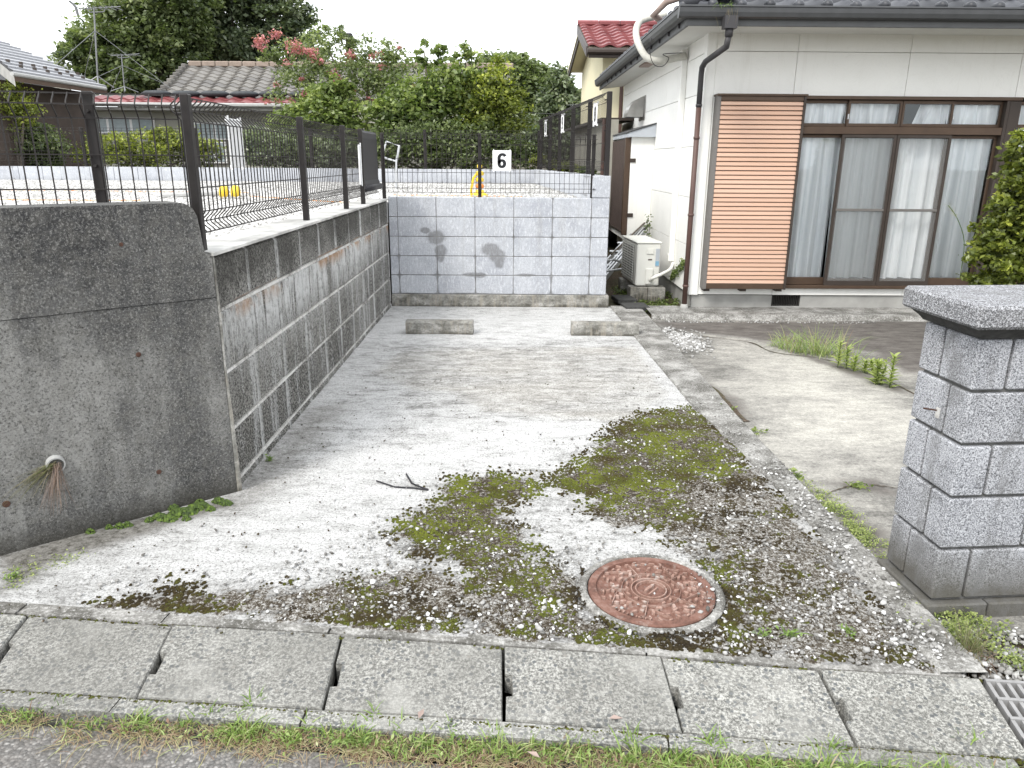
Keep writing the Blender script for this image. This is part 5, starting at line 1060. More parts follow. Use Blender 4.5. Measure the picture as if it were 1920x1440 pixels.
rid = m_tile('ridge_brick', (.24, .19, .155), (.30, .24, .20), .8)
for q in range(24): ybox(lh, 'ridge_tile', -8.05+q*.335, -8.05+q*.335+.325, 19.9, 20.1, KR[1]-.02, KR[1]+.11, rid, .02)
for r_ in range(10): MB().cbox(-7.74-.4*r_/10-.05, -7.74-.4*r_/10+.06, KE[0]+r_*kl-.02, KE[0]+(r_+1)*kl-.03, KE[1]+r_*kl*ksl+.03, KE[1]+r_*kl*ksl+.12, .015).build('verge_tile', MT['kawara'], lh)
for (u0, u1, v0, v1, nn) in [(98, 146, 222, 246, 2), (163, 290, 221, 250, 3), (368, 440, 230, 262, 2), (385, 424, 266, 306, 2), (470, 520, 240, 300, 2), (105, 150, 255, 300, 2)]:
    a_ = V(u0, v1, 16.98); c_ = V(u1, v0, 16.98); f_ = ybox(lh, 'window', a_.x, c_.x, 16.93, 16.99, a_.z, c_.z, 'white'); wd = (c_.x-a_.x)/nn
    for q in range(nn): ybox(f_, 'pane', a_.x+q*wd+.03, a_.x+(q+1)*wd-.03, 16.92, 16.935, a_.z+.03, c_.z-.03, 'bluecurt', .002)
for q in range(6):
    s_ = MB().lathe([(0, -.06), (.12, -.05), (.17, 0), (.12, .055), (0, .07)], 10, Matrix.Translation((-7.6+q*.62, 16.95+.05*(q % 2), 2.80)) @ Matrix.Scale(2.0, 4, (1, 0, 0)) @ Matrix.Rotation(q*.9, 4, 'Z')).build('sandbag', MT['sandbag'], None, True)
    tag(s_, ['leftmost dark sandbag at the lower corner of the grey tiled roof', 'second dark sandbag from the left along the roof edge', 'third dark sandbag from the left along the roof edge', 'fourth dark sandbag along the roof edge, near its middle', 'second dark sandbag from the right along the roof edge', 'rightmost dark sandbag on the roof edge, beside the pink blossom'][q], 'sandbag', 'sandbags on the low house roof')
# house at far left with a slate roof, and a sliver of another
E1, E2 = G(25, 135, 2.82), G(200, 164, 2.82); ed = (E2-E1).normalized(); hn = Vector((-ed.y, ed.x, 0)); hn = hn if hn.y > 0 else -hn; pt = math.tan(R(24)); nrm = ed.cross(hn+Vector((0, 0, pt))).normalized()
def onroof(u, v):
    d = Vector(ray(u, v)); o_ = Vector((0, 0, EYE)); t_ = (E1-o_).dot(nrm)/d.dot(nrm); return o_+d*t_
AP = onroof(-106, 30)
lf = empty('slate_roof_house', (0, 0, 0), 0, 'brown house with a grey slate roof at the far left edge', 'house')
up = (AP-E1); n_ = 15
roofrows = []
for q in range(n_):
    t0, t1 = q/n_, (q+1.12)/n_
    t1 = min(t1, 1); a0, b0 = E1.lerp(AP, t0), E2.lerp(AP, t0); a1, b1 = E1.lerp(AP, t1), E2.lerp(AP, t1); lift = Vector((0, 0, .035))
    MB().add([a0+lift, b0+lift, b1, a1, a0, b0], [(0, 1, 2, 3), (0, 4, 5, 1)]).build('slate_course', MT['slate'], lf)
for q in range(1, 14):
    p = E1.lerp(E2, q/14).lerp(AP, .08+.07*(q % 2)); MB().box(p.x-.025, p.x+.025, p.y-.02, p.y+.02, p.z+.02, p.z+.07).build('snow_guard', MT['bronze_dark'], lf)
MB().tube([E1-Vector((0, .05, .03)), E2-Vector((0, .05, .03))], .035, 8).build('gutter', MT['pvc'], lf)
for (a_, c_) in ((E1, E2),): MB().add([a_-Vector((0, 0, .04)), c_-Vector((0, 0, .04)), c_-Vector((0, 0, .14)), a_-Vector((0, 0, .14))], [(0, 1, 2, 3)]).build('fascia', MT['bronze'], lf)
MB().add([E1-Vector((0, 0, .04)), AP-Vector((0, 0, .02)), AP-Vector((0, 0, .26)), E1-Vector((0, 0, .22))], [(0, 1, 2, 3)]).build('verge_board', MT['found'], lf)
b = MB(); a_ = E1+hn*.5; c_ = E2+hn*.5; a_.z = c_.z = 0; d_ = (c_-a_); quadwall(b, a_-d_*.05, c_-d_*.02, 1.0, 2.74, -.2); b.build('wall', MT['wallbrown'], lf)
hn2 = hn*3; MB().add([E2, AP, AP+hn2*1.5-Vector((0, 0, 0)), E2+hn2*1.5], [(0, 1, 2, 3)]).build('far_slope', MT['slate'], lf)
fr = empty('far_roof', (0, 0, 0), 0, 'pale grey roof sliver between the slate roof and the tall tree', 'house')
p_ = [V(75, 101, 34), V(125, 118, 34), V(125, 134, 34), V(60, 118, 34)]; q_2 = [V(75, 99, 38), V(160, 108, 38)]
MB().add([V(66, 104, 36), V(84, 99, 38), V(112, 101, 38), V(128, 128, 33), V(90, 122, 33)], [(0, 4, 3, 2, 1)]).build('roof', MT['slate'], fr); b = MB(); a_ = V(90, 124, 33.4); c_ = V(128, 130, 33.4); a_.z = c_.z = 0; quadwall(b, a_, c_, 1, 4.3); b.build('wall', MT['wallgrey'], fr)

# antennas
def antenna(u, vb, vt, Y, label, tri=True, sc=1):
    a_ = V(u, vb, Y); c_ = V(u-8*sc, vt, Y); t = empty('antenna', a_, 0, label, 'antenna'); d_ = c_-a_
    MB().tube([(0, 0, 0), d_], .018*sc, 6).build('mast', MT['alu_dull'], t)
    b = MB(); L_ = d_.length
    b.tube([d_+Vector((-.32*sc, 0, -.02)), d_+Vector((.55*sc, 0, .03))], .010*sc, 5)
    for q in range(7): b.tube([d_+Vector((-.3*sc+q*.13*sc, -.22*sc, 0)), d_+Vector((-.3*sc+q*.13*sc, .22*sc, 0))], .007*sc, 4)
    b.tube([d_+Vector((-.15*sc, 0, 0)), d_+Vector((-.1*sc, 0, -.08*sc)), d_+Vector((.2*sc, 0, -.07*sc)), d_+Vector((.25*sc, 0, .02*sc))], .010*sc, 5); b.build('boom', MT['alu_dull'], t)
    if tri:
        b = MB()
        for k in range(4):
            an = k*math.pi/2+.5; b.tube([d_*.14, Vector((.30*math.cos(an), .30*math.sin(an), 0))], .012, 5)
        for k in range(3):
            an = k*2.1+.2; b.tube([d_*.72, Vector((1.5*math.cos(an), 1.5*math.sin(an), -.05))], .006, 4)
        b.build('stay', MT['alu_dull'], t)
antenna(184, 163, 15, 16.9, 'tall roof antenna on a braced foot above the red tile eave'); antenna(234, 172, 103, 19.5, 'shorter roof antenna in front of the dark tree', True, .8)
antenna(1078, 210, 196, 26, 'small distant antenna before the dark tree beside the yellow house', False, .6)
b = MB().cbox(-.08, .08, -.08, .08, 0, .98, .01); o = b.build('chimney_pipe', MT['fence']); a_ = V(657, 118, 20.3); o.location = a_-Vector((0, 0, .3)); tag(o, 'dark square flue standing above the grey roof behind the pink-flowering tree', 'flue')
for q, (pts, lab) in enumerate([([(600, 45, 24), (760, 78, 27), (960, 118, 33), (1100, 150, 40)], 'thin overhead wire crossing the sky above the shrubs'), ([(930, 205, 22), (1000, 212, 23), (1095, 214, 24)], 'lower overhead wire in front of the right-hand tree'), ([(130, 2, 12), (141, 12, 12), (146, 28, 12)], 'short dark cable end hanging at the top left corner')]):
    o = MB().tube(smoothpts([V(*p) for p in pts], 6), .008 if q < 2 else .02, 4).build('overhead_wire', MT['fascia']); tag(o, lab, 'wire')

# ================================================================== foliage
def leaves(C, size, nrm_up=.35, elong=1.9, curl=.25):
    n = len(C); d = RNG.normal(0, 1, (n, 3)); d[:, 2] = d[:, 2]*.6-.15; d /= np.linalg.norm(d, axis=1)[:, None]
    u = RNG.normal(0, 1, (n, 3)); u[:, 2] += nrm_up*3; s_ = np.cross(d, u); s_ /= np.linalg.norm(s_, axis=1)[:, None]+1e-9; nn = np.cross(s_, d)
    size = np.asarray(size)[:, None]; h = size*.5/elong
    v = np.stack([C-d*size*.5, C+s_*h+nn*h*curl, C+d*size*.5-nn*h*curl, C-s_*h+nn*h*curl], 1); return v
def foliage(name, lobes, n, leaf, mat, parent, seed=0, clump=26, spread=.16, shell=.62, tint_bias=0., vary=.35, thin=.0):
    """lobes: (x,y,z,rx,ry,rz); leaves gathered into twiggy clumps spread through the outer part of every lobe"""
    r = np.random.default_rng(seed); lobes = np.array(lobes, float); w_ = (lobes[:, 3]*lobes[:, 5])**.9; w_ /= w_.sum()
    nc = max(6, n//clump); li = r.choice(len(lobes), nc, p=w_); d = r.normal(0, 1, (nc, 3)); d /= np.linalg.norm(d, axis=1)[:, None]
    rad = shell+(1-shell)*r.random(nc)**.6; rad = np.where(r.random(nc) < .14, rad*1.12, rad); rad = np.where(r.random(nc) < .16, r.random(nc)*.7, rad)
    C = lobes[li, :3]+d*rad[:, None]*lobes[li, 3:]; sp = spread*lobes[li, 3:].mean(1)
    ct = r.normal(0, 1, nc)*.16
    k = r.integers(0, nc, n); P = C[k]+r.normal(0, 1, (n, 3))*sp[k][:, None]*np.array([1, 1, .6])
    v = leaves(P, leaf*r.uniform(.6, 1.3, n)); t = np.clip(.45+tint_bias+ct[k]+r.normal(0, .13, n)+vary*(d[k, 2]*.25), 0, 1)  # upward clumps get paler leaves: light from above put into the tint
    v = v.reshape(-1, 3); f = np.arange(n*4).reshape(-1, 4); return npmesh(name, v, f, mat, parent, np.repeat(t, 4))
def trunk(parent, base, tips, r0, mat='bark', name='trunk'):
    b = MB()
    for tp in tips:
        p = [Vector(base), Vector(base).lerp(Vector(tp), .45)+Vector((RNG.normal(0, .05), 0, .1))*(Vector(tp)-Vector(base)).length*.15, Vector(tp)]
        b.tube(smoothpts(p, 4), r0, 7, True, r0*.3)
    return b.build(name, MT[mat], parent, True)
def lobe(u, v, ru, rv, Y, dep=.8):
    c_ = V(u, v, Y); s_ = Y*1.04/FPX; return (c_.x, Y, c_.z, ru*s_, ru*s_*dep, rv*s_)
def tree(name, label, cat, lobes, n, leaf, mat, base, seed, r0=.12, clump=26, spread=.16, shell=.6, group=None, tips=None, parts='crown', **k):
    t = empty(name, base, 0, label, cat, group); base = Vector(base)
    lo = [(l[0]-base.x, l[1]-base.y, l[2]-base.z)+tuple(l[3:]) for l in lobes]
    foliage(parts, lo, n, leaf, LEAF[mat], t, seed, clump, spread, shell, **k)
    tips = tips or [l[:3] for l in lo[:7]]
    trunk(t, (0, 0, 0), tips, r0, name='trunk' if 'tree' in name else 'stems'); return t
# tall trees beyond the houses
YT = 32
tree('tall_tree', 'tall dark green broadleaf tree behind the antennas at left', 'tree', [lobe(*a, YT) for a in [(235, 75, 75, 60), (300, 30, 80, 60), (180, 110, 60, 50), (150, 95, 30, 30), (275, 135, 70, 45), (225, 150, 60, 40), (330, 80, 55, 55), (245, -20, 60, 40), (330, -30, 80, 50)]], 44000, .20, 'mid', (V(290, 190, YT).x, YT, 1.2), 101, .25, 70, .14, .62, tint_bias=-.06, vary=.9)
tree('tall_tree', 'tall dark tree with gaps of sky above the grey tiled roof', 'tree', [lobe(*a, YT+3) for a in [(400, 20, 75, 60), (470, 50, 70, 50), (520, 15, 60, 45), (440, 95, 75, 35), (560, 70, 50, 40), (380, 75, 40, 40), (430, -40, 90, 50), (505, 100, 60, 30), (575, 110, 40, 30), (350, 30, 40, 50)]], 40000, .21, 'deep', (V(440, 190, YT+3).x, YT+3, 1.2), 102, .28, 70, .14, .6, tint_bias=.0, vary=.9)
tree('round_tree', 'round dark green tree behind the shrubs, right of centre', 'tree', [lobe(*a, 34) for a in [(955, 155, 60, 48), (1000, 175, 50, 45), (915, 170, 40, 40), (1010, 215, 50, 40), (960, 210, 60, 40), (975, 130, 30, 22)]], 34000, .22, 'mid', (V(960, 230, 34).x, 34, 1.2), 103, .22, 40, .14, .55, tint_bias=-.10, vary=.8)
tree('narrow_tree', 'narrow dark green tree close to the yellow house', 'tree', [lobe(*a, 30) for a in [(1050, 165, 24, 35), (1060, 205, 35, 35), (1035, 190, 25, 30), (1085, 200, 22, 25), (1075, 230, 30, 25), (1000, 262, 50, 40), (1060, 268, 50, 38), (1100, 262, 30, 40)]], 22000, .20, 'deep', (V(1060, 240, 30).x, 30, 1.2), 104, .15, 26, .16, .5, tint_bias=.1)
# crape myrtle with pink flowers
t = tree('flowering_tree', 'slender tree with pink blossom sprays leaning over the grey tiled roof', 'tree', [lobe(*a, 15.2) for a in [(560, 120, 45, 40), (620, 100, 60, 38), (690, 120, 55, 35), (600, 165, 60, 35), (660, 165, 60, 40), (540, 175, 40, 25), (745, 140, 50, 38), (510, 110, 22, 14), (720, 175, 55, 30), (650, 70, 22, 18), (790, 150, 40, 35), (700, 95, 35, 25), (600, 75, 30, 22), (745, 110, 30, 22)]], 10000, .075, 'mid', (V(690, 300, 15.2).x, 15.2, 1.15), 105, .045, 34, .20, .45, tint_bias=.12)
fl = [(517, 60, 9, 9), (490, 78, 10, 12), (552, 85, 10, 12), (560, 95, 10, 9), (584, 100, 9, 10), (538, 118, 7, 6), (604, 118, 6, 6), (625, 140, 7, 7), (567, 147, 7, 4), (632, 152, 6, 5), (518, 160, 6, 5), (660, 105, 8, 8), (704, 103, 7, 6), (746, 90, 5, 5), (565, 68, 5, 5), (712, 123, 7, 5), (664, 170, 8, 5), (483, 80, 8, 6), (505, 192, 6, 4), (570, 175, 5, 4), (782, 165, 5, 4), (695, 182, 4, 9), (592, 108, 9, 8)]
fl_l = [tuple(np.array(lobe(*a, 14.9))-np.array([t.location.x, t.location.y, t.location.z, 0, 0, 0])) for a in fl]; foliage('blossom', fl_l, 1500, .055, LEAF['pink'], t, 7, 14, .5, .2)
# shrubs beyond the far block wall
tree('leafy_shrub', 'fresh green upright shrub below the pink-flowering tree', 'shrub', [lobe(*a, 14.4) for a in [(620, 185, 38, 32), (600, 215, 50, 35), (650, 225, 45, 35), (590, 250, 60, 30), (635, 165, 22, 22), (540, 240, 40, 30), (660, 265, 50, 35)]], 10000, .095, 'bright', (V(620, 308, 14.4).x, 14.4, 1.15), 106, .03, 26, .2, .5, vary=.8)
tree('leafy_shrub', 'tall mixed shrub with broad leaves and long shoots behind the number board', 'shrub', [lobe(*a, 14.2) for a in [(800, 170, 50, 40), (860, 150, 42, 45), (850, 200, 60, 45), (780, 215, 55, 40), (720, 230, 40, 35), (875, 110, 16, 32), (795, 95, 12, 28), (820, 100, 12, 18), (740, 200, 40, 35), (905, 200, 40, 45)]], 8500, .105, 'bright', (V(820, 308, 14.2).x, 14.2, 1.15), 107, .035, 26, .22, .4, tint_bias=-.06, vary=.8)
tree('feathery_shrub', 'yellow-green feathery shrub at the right end of the far hedge', 'shrub', [lobe(*a, 14.0) for a in [(925, 175, 45, 45), (945, 215, 45, 40), (895, 165, 35, 30), (905, 225, 45, 40), (965, 185, 20, 20), (935, 140, 22, 25)]], 7500, .075, 'lime', (V(930, 308, 14).x, 14.0, 1.15), 108, .03, 34, .22, .42, tint_bias=-.04, vary=.8)
tree('dark_hedge', 'dense dark green hedge base along the far block wall, centre', 'hedge', [lobe(*a, 13.9) for a in [(725, 285, 50, 32), (800, 280, 50, 35), (870, 285, 50, 32), (940, 280, 45, 35), (985, 295, 25, 22), (680, 285, 35, 28), (760, 255, 50, 28), (840, 250, 50, 28), (905, 258, 50, 28)]], 17000, .075, 'mid', (V(830, 310, 13.9).x, 13.9, 1.15), 109, .03, 22, .17, .45, tint_bias=-.02)
tree('clipped_shrub', 'dark green shrub mass behind the left fence, below the fresh green shrub', 'shrub', [lobe(*a, 13.8) for a in [(545, 280, 45, 32), (490, 275, 40, 32), (600, 290, 50, 28), (640, 290, 35, 26)]], 9000, .07, 'deep', (V(560, 310, 13.8).x, 13.8, 1.15), 110, .03, 22, .17, .45, tint_bias=.18)
tree('clipped_hedge', 'yellow-green hedge of rounded clumps in front of the low house windows', 'hedge', [lobe(*a, 14.2) for a in [(200, 278, 45, 26), (270, 275, 45, 28), (340, 270, 42, 30), (380, 286, 35, 24), (310, 290, 60, 20), (230, 294, 60, 20), (305, 250, 30, 14), (170, 290, 30, 18)]], 13000, .06, 'lime', (V(270, 308, 14.2).x, 14.2, 1.15), 111, .03, 30, .15, .5, tint_bias=-.02, vary=.8)
tree('garden_shrub', 'mid-green bush left of the yellow-green hedge', 'shrub', [lobe(*a, 14.0) for a in [(60, 270, 55, 38), (20, 280, 45, 30), (90, 285, 30, 24), (70, 250, 30, 18)]], 9000, .075, 'mid', (V(60, 308, 14.0).x, 14.0, 1.15), 112, .03, 22, .16, .5)
tree('small_tree', 'thin-stemmed tree with yellow-green leaves at the left edge', 'tree', [lobe(*a, 13.6) for a in [(15, 180, 42, 28), (0, 215, 50, 30), (45, 205, 30, 14), (-20, 250, 40, 30)]], 7000, .055, 'lime', (V(33, 300, 13.6).x, 13.6, 1.15), 113, .04, 20, .18, .5, tint_bias=.05)
tree('low_plant', 'low green and yellow plants behind the right wall of the lot', 'plant', [lobe(1035, 308, 16, 8, 13.6), lobe(1062, 314, 18, 8, 13.2), lobe(1010, 300, 14, 10, 13.6), lobe(1088, 318, 12, 6, 12.8)], 3000, .05, 'lime', (1.0, 13.3, 1.05), 114, .01, 16, .2, .4)
tree('low_plant', 'dark leafy plants under the awning of the side building', 'plant', [lobe(1100, 322, 14, 8, 11.5), lobe(1115, 330, 10, 6, 11.2)], 900, .05, 'mid', (1.2, 11.3, .9), 115, .01, 14, .2, .4)
# dense shrub in front of the house, at the right edge
tree('garden_bush', 'dense shrub with small yellow-green leaves in front of the right end of the windows', 'shrub', [lobe(*a, 6.0, .9) for a in [(1935, 280, 40, 55), (1925, 340, 48, 50), (1905, 400, 50, 50), (1880, 450, 52, 45), (1870, 500, 55, 45), (1935, 450, 60, 80), (1960, 380, 60, 90), (1950, 540, 80, 60), (1870, 560, 50, 60), (1985, 300, 50, 90), (2060, 420, 90, 160), (1850, 470, 25, 22)]], 34000, .048, 'lime', (4.05, 6.05, -.04), 116, .03, 34, .13, .6, tint_bias=-.07, vary=.9)

# creeping ivy on the side wall and seedling by the ladders
def plant_from(name, label, cat, P, size, mat, seed, tint=0, stems=None, group=None, loc=None):
    loc = Vector(loc) if loc is not None else Vector(P[0]); t = empty(name, loc, 0, label, cat, group); P = np.asarray(P)-np.array(loc)
    r = np.random.default_rng(seed); v = leaves(P, size*r.uniform(.6, 1.3, len(P))); tt = np.clip(.5+tint+r.normal(0, .16, len(P)), 0, 1)
    npmesh('leaves', v.reshape(-1, 3), np.arange(len(P)*4).reshape(-1, 4), LEAF[mat], t, np.repeat(tt, 4))
    if stems:
        b = MB()
        for s_ in stems: b.tube([Vector(p)-loc for p in s_], .004, 4)
        b.build('stem', LEAF[mat], t)
    return t
iv = [VX(1283, 490, 1.83), VX(1272, 498, 1.83), VX(1264, 510, 1.83), VX(1258, 522, 1.83)]; P = np.array([np.array(iv[0].lerp(iv[-1], q/400))+RNG.normal(0, .022, 3)*[.6, 1, 1] for q in range(400)]); plant_from('ivy', 'strip of ivy climbing the foot of the white side wall', 'ivy', P, .035, 'bright', 5, -.1, [iv])
a_ = V(1211, 470, 9.9); c_ = V(1215, 405, 9.9); P = np.array([np.array(a_.lerp(c_, RNG.random()))+RNG.normal(0, .028, 3) for q in range(90)]); plant_from('seedling', 'thin climbing seedling above the ladders by the side wall', 'plant', P, .04, 'mid', 6, 0, [[V(1208, 520, 9.9), a_, c_]])
# ------------------------------------------------------------------ grass and weeds
def blades(name, B, D, Ln, W, mat, tint, droop=.5, parent=None, segs=4):
    n = len(B); D = D/np.linalg.norm(D, axis=1)[:, None]; side = np.cross(D, np.array([0, 0, 1.])); side += RNG.normal(0, .3, (n, 3)); side /= np.linalg.norm(side, axis=1)[:, None]+1e-9
    hv = D*[1, 1, 0]; v = []
    for q in range(segs+1):
        t_ = q/segs; p = B+D*(Ln*t_)[:, None]+(hv*.6-np.array([0, 0, 1]))*(Ln*droop*t_**2.2)[:, None]*.8; wd = (W*(1-t_)**.7*(.6+.4*min(1, t_*4))+.0002)[:, None]
        v += [p-side*wd, p+side*wd]
    v = np.stack(v, 1); f = np.array([(2*q, 2*q+1, 2*q+3, 2*q+2) for q in range(segs)]); k = 2*(segs+1)
    f = (f[None]+np.arange(n)[:, None, None]*k).reshape(-1, 4); return npmesh(name, v.reshape(-1, 3), f, LEAF[mat], parent, np.repeat(tint, k))
def tuft(c, n, ln, spread, lean=.6, up=1.0):
    B = np.array(c)+np.concatenate([RNG.normal(0, spread, (n, 2)), np.zeros((n, 1))], 1); a = RNG.uniform(0, 6.28, n); l_ = RNG.random(n)*lean
    D = np.stack([np.cos(a)*l_, np.sin(a)*l_, np.full(n, up)], 1); return B, D, ln*RNG.uniform(.35, 1.1, n)
def grassy(name, label, cat, tufts, W, mat, droop, tintc, tints=.18, kind=None, group=None, loc=None):
    Bs, Ds, Ls = zip(*tufts); B, D, Ln = np.concatenate(Bs), np.concatenate(Ds), np.concatenate(Ls); n = len(B)
    o = blades(name, B, D, Ln, W*RNG.uniform(.6, 1.3, n), mat, np.clip(tintc+RNG.normal(0, tints, n), 0, 1), droop); return tag(o, label, cat, group, kind)
# strip of grass between channel and road
T = []; TD = []; TC = []
for q in range(430):
    x = RNG.uniform(-2.4, 1.9); yb = near[0].lerp(near[-1], (x-near[0].x)/(near[-1].x-near[0].x)).y-.068
    dens = vnoise(np.array([x*1.9+40]), np.array([3.]), 61, 3)[0]*1.3+(.22 if x > .25 else -.02)
    if RNG.random() > dens*1.25-.12: continue
    y = yb+RNG.normal(-.018, .018); sz = .028+.06*RNG.random()**1.8+(.022 if x > .3 else 0)
    T.append(tuft((x, y, -.045), int(RNG.integers(8, 24)), sz, .013, 1.1))
    for _ in range(2): TD.append(tuft((x+RNG.normal(0, .05), y-.012+RNG.normal(0, .015), -.05), 18, .055, .025, 2.0, .45))
grassy('verge_grass', 'strip of short green grass growing between the channel and the road', 'grass', T, .0022, 'weed', .55, .50, .21, 'stuff')
grassy('dead_grass', 'matted dry brown grass along the edge of the road', 'grass', TD, .0012, 'weed', .7, .90, .08, 'stuff')
n = 1700; x = RNG.uniform(-2.3, 1.9, n); yb = np.array([near[0].lerp(near[-1], (a-near[0].x)/(near[-1].x-near[0].x)).y for a in x])-.075+RNG.normal(-.01, .022, n)
k = RNG.random(n) < (vnoise(x*1.9+40, x*0+3., 61, 3)*1.6-.1)
P = np.stack([x, yb, RNG.uniform(-.05, -.025, n)], 1)[k]; v = leaves(P, RNG.uniform(.008, .024, len(P)), .8, 2.4)
tag(npmesh('verge_weeds', v.reshape(-1, 3), np.arange(len(P)*4).reshape(-1, 4), LEAF['weed'], None, np.repeat(np.clip(RNG.normal(.55, .3, len(P)), 0, 1), 4)), 'small leaves and litter low in the verge grass', 'weeds', kind='stuff')
for q, (u, v_, ln, n_, lab) in enumerate([(470, 1330, .085, 26, 'bright grass tuft at the joint of the second cover slab from left'), (395, 1345, .07, 22, 'grass tuft left of the brightest one, below the left slot'), (115, 1325, .055, 16, 'small grass tuft at far left on the verge'), (705, 1345, .09, 14, 'upright grass tuft below the middle of the third cover'), (1180, 1400, .10, 26, 'broad-bladed grass tuft near the front right of the verge'), (1335, 1400, .09, 30, 'leafy grass tuft below the right slot'), (1560, 1405, .08, 24, 'grass tuft below the slot beside the last cover'), (1820, 1400, .09, 20, 'grass tuft at the right end of the verge'), (845, 1372, .06, 22, 'low grass tuft under the middle slot'), (930, 1385, .06, 22, 'low grass tuft just right of the middle slot')]):
    p = G(u, v_, -.045); B, D, Ln = tuft((0, 0, 0), n_, ln, .012, .9); o = blades('grass_tuft', B, D, Ln, np.full(n_, .0028), 'weed', np.clip(RNG.normal(.35, .15, n_), 0, .8), .5); o.location = p; tag(o, lab, 'grass tuft', 'grass tufts on the verge')
# fallen leaves on the verge
for q, (u, v_, lab) in enumerate([(1155, 1347, 'curled brown fallen leaf on the cover slab right of the middle'), (790, 1338, 'long dry leaf lying in the joint below the third cover'), (1000, 1415, 'brown fallen leaf in the grass near the road, lower centre')]):
    p = G(u, v_, -.02); b = MB(); b.add([(-.02, 0, 0), (-.005, .009, .006), (.02, 0, .001), (-.004, -.009, .005), (.006, 0, .0)], [(0, 1, 4), (1, 2, 4), (2, 3, 4), (3, 0, 4)]); o = b.build('fallen_leaf', MT['brownduct']); o.location = p; o.rotation_euler = (0, 0, q*1.3); tag(o, lab, 'leaf')
# dry tuft hanging out of the drain pipe
pw = pipe_world-bn*.02; n_ = 110; B = np.array(pw)+RNG.normal(0, .010, (n_, 3)); D = np.stack([RNG.normal(-.9, .35, n_), RNG.normal(-.6, .2, n_), RNG.normal(-.1, .3, n_)], 1)
t = empty('dry_grass_tuft', pw, 0, 'dry grass hanging out of the drain pipe in the cast wall', 'grass tuft')
o = blades('green_blades', B-np.array(pw), D, RNG.uniform(.05, .17, n_), np.full(n_, .0010), 'dry', np.clip(RNG.normal(.28, .18, n_), 0, 1), .75, t)
n_ = 95; B = RNG.normal(0, .009, (n_, 3)); D = np.stack([RNG.normal(.06, .16, n_), RNG.normal(-.40, .20, n_), np.full(n_, -.7)], 1); o = blades('brown_roots', B, D, RNG.uniform(.03, .15, n_), np.full(n_, .0009), 'dry', np.clip(RNG.normal(.86, .16, n_), 0, 1), .45, t, 6)
# wiry tuft at the pillar foot
pw = G(1818, 1225, -.01); T = [tuft((0, 0, 0), 120, .13, .022, .55), tuft((.0, 0, 0), 60, .16, .02, .9)]; B, D, Ln = [np.concatenate(a) for a in zip(*T)]
t = empty('wiry_grass_tuft', pw, 0, 'wiry half-dry grass tuft at the foot of the gate pillar', 'grass tuft'); blades('blades', B, D, Ln, np.full(len(B), .0009), 'dry', np.clip(RNG.normal(.2, .2, len(B)), 0, 1), .3, t)
T = [tuft((0, 0, -.002), 150, .10, .03, 2.2, .25)]; B, D, Ln = T[0]; blades('dead_blades', B, D, Ln, np.full(len(B), .0010), 'dry', np.clip(RNG.normal(.72, .15, len(B)), 0, 1), .5, t)
# weeds on the slab corner
for q, (u, v_, ln, n_, lab) in enumerate([(1480, 1195, .085, 14, 'small green grass weed on the gravel near the front kerb'), (1430, 1195, .05, 8, 'smallest grass weed left of the green one on the gravel'), (1590, 1190, .06, 9, 'sparse weed on the gravel between the grass weed and the pillar'), (505, 865, .055, 12, 'small green weed at the foot of the block retaining wall'), (25, 1085, .05, 10, 'green weed at the left end of the slab by the cast wall')]):
    p = G(u, v_, .0); B, D, Ln = tuft((0, 0, 0), n_, ln, .006, 1.1); t = empty('weed', p, 0, lab, 'weed'); blades('blades', B, D, Ln, np.full(n_, .0034), 'weed', np.clip(RNG.normal(.3, .12, n_), 0, 1), .6, t)
    P = RNG.normal(0, .014, (26, 3))*[1, 1, .6]+[0, 0, .015]; v = leaves(P, RNG.uniform(.010, .02, 26), .6); npmesh('leaves', v.reshape(-1, 3), np.arange(26*4).reshape(-1, 4), LEAF['weed'], t, np.full(26*4, .35))
# bright ground cover along the kerb and round the pillar foot
def cover(name, label, polys, n, zlo, zhi, size, mat, tint=.0, z=-.03, seed=1):
    r = np.random.default_rng(seed); al = np.concatenate([wpoly(p, z) for p in polys]); x = r.uniform(al[:, 0].min()-.05, al[:, 0].max()+.05, n*4); y = r.uniform(al[:, 1].min()-.05, al[:, 1].max()+.05, n*4)
    m_ = multimask(x, y, [wpoly(p, z) for p in polys], soft=.05, wob=.03)*np.clip(vnoise(x*18+5, y*18+5, seed+70, 3)*3-.8, 0, 1); k = r.random(n*4) < m_; x, y = x[k][:n], y[k][:n]
    zt = r.uniform(0, 1, len(x)); P = np.stack([x, y, z+zlo+(zhi-zlo)*zt*(vnoise(x*12, y*12, 9, 3)*1.3)], 1); v = leaves(P, size*r.uniform(.5, 1.3, len(x)), 1.2, 1.7)
    return tag(npmesh(name, v.reshape(-1, 3), np.arange(len(x)*4).reshape(-1, 4), LEAF[mat], None, np.repeat(np.clip(.52+tint+.3*(zt-.5)+r.normal(0, .15, len(x)), 0, 1), 4)), label, 'ground cover', kind='stuff')
cover('ground_cover', 'bright green ground cover in the gap between kerb and driveway', [[(1515, 915), (1545, 930), (1600, 975), (1660, 1030), (1655, 1065), (1600, 1020), (1550, 965)]], 3600, .0, .045, .011, 'bright', .20)
cover('ground_cover', 'bright green ground cover at the foot of the gate pillar', [[(1680, 1085), (1710, 1110), (1750, 1150), (1800, 1165), (1870, 1180), (1850, 1215), (1780, 1210), (1730, 1190), (1700, 1165), (1690, 1130)], [(1880, 1230), (1930, 1235), (1930, 1260), (1890, 1250)]], 5200, .01, .05, .012, 'bright', .16, z=-.02, seed=3)
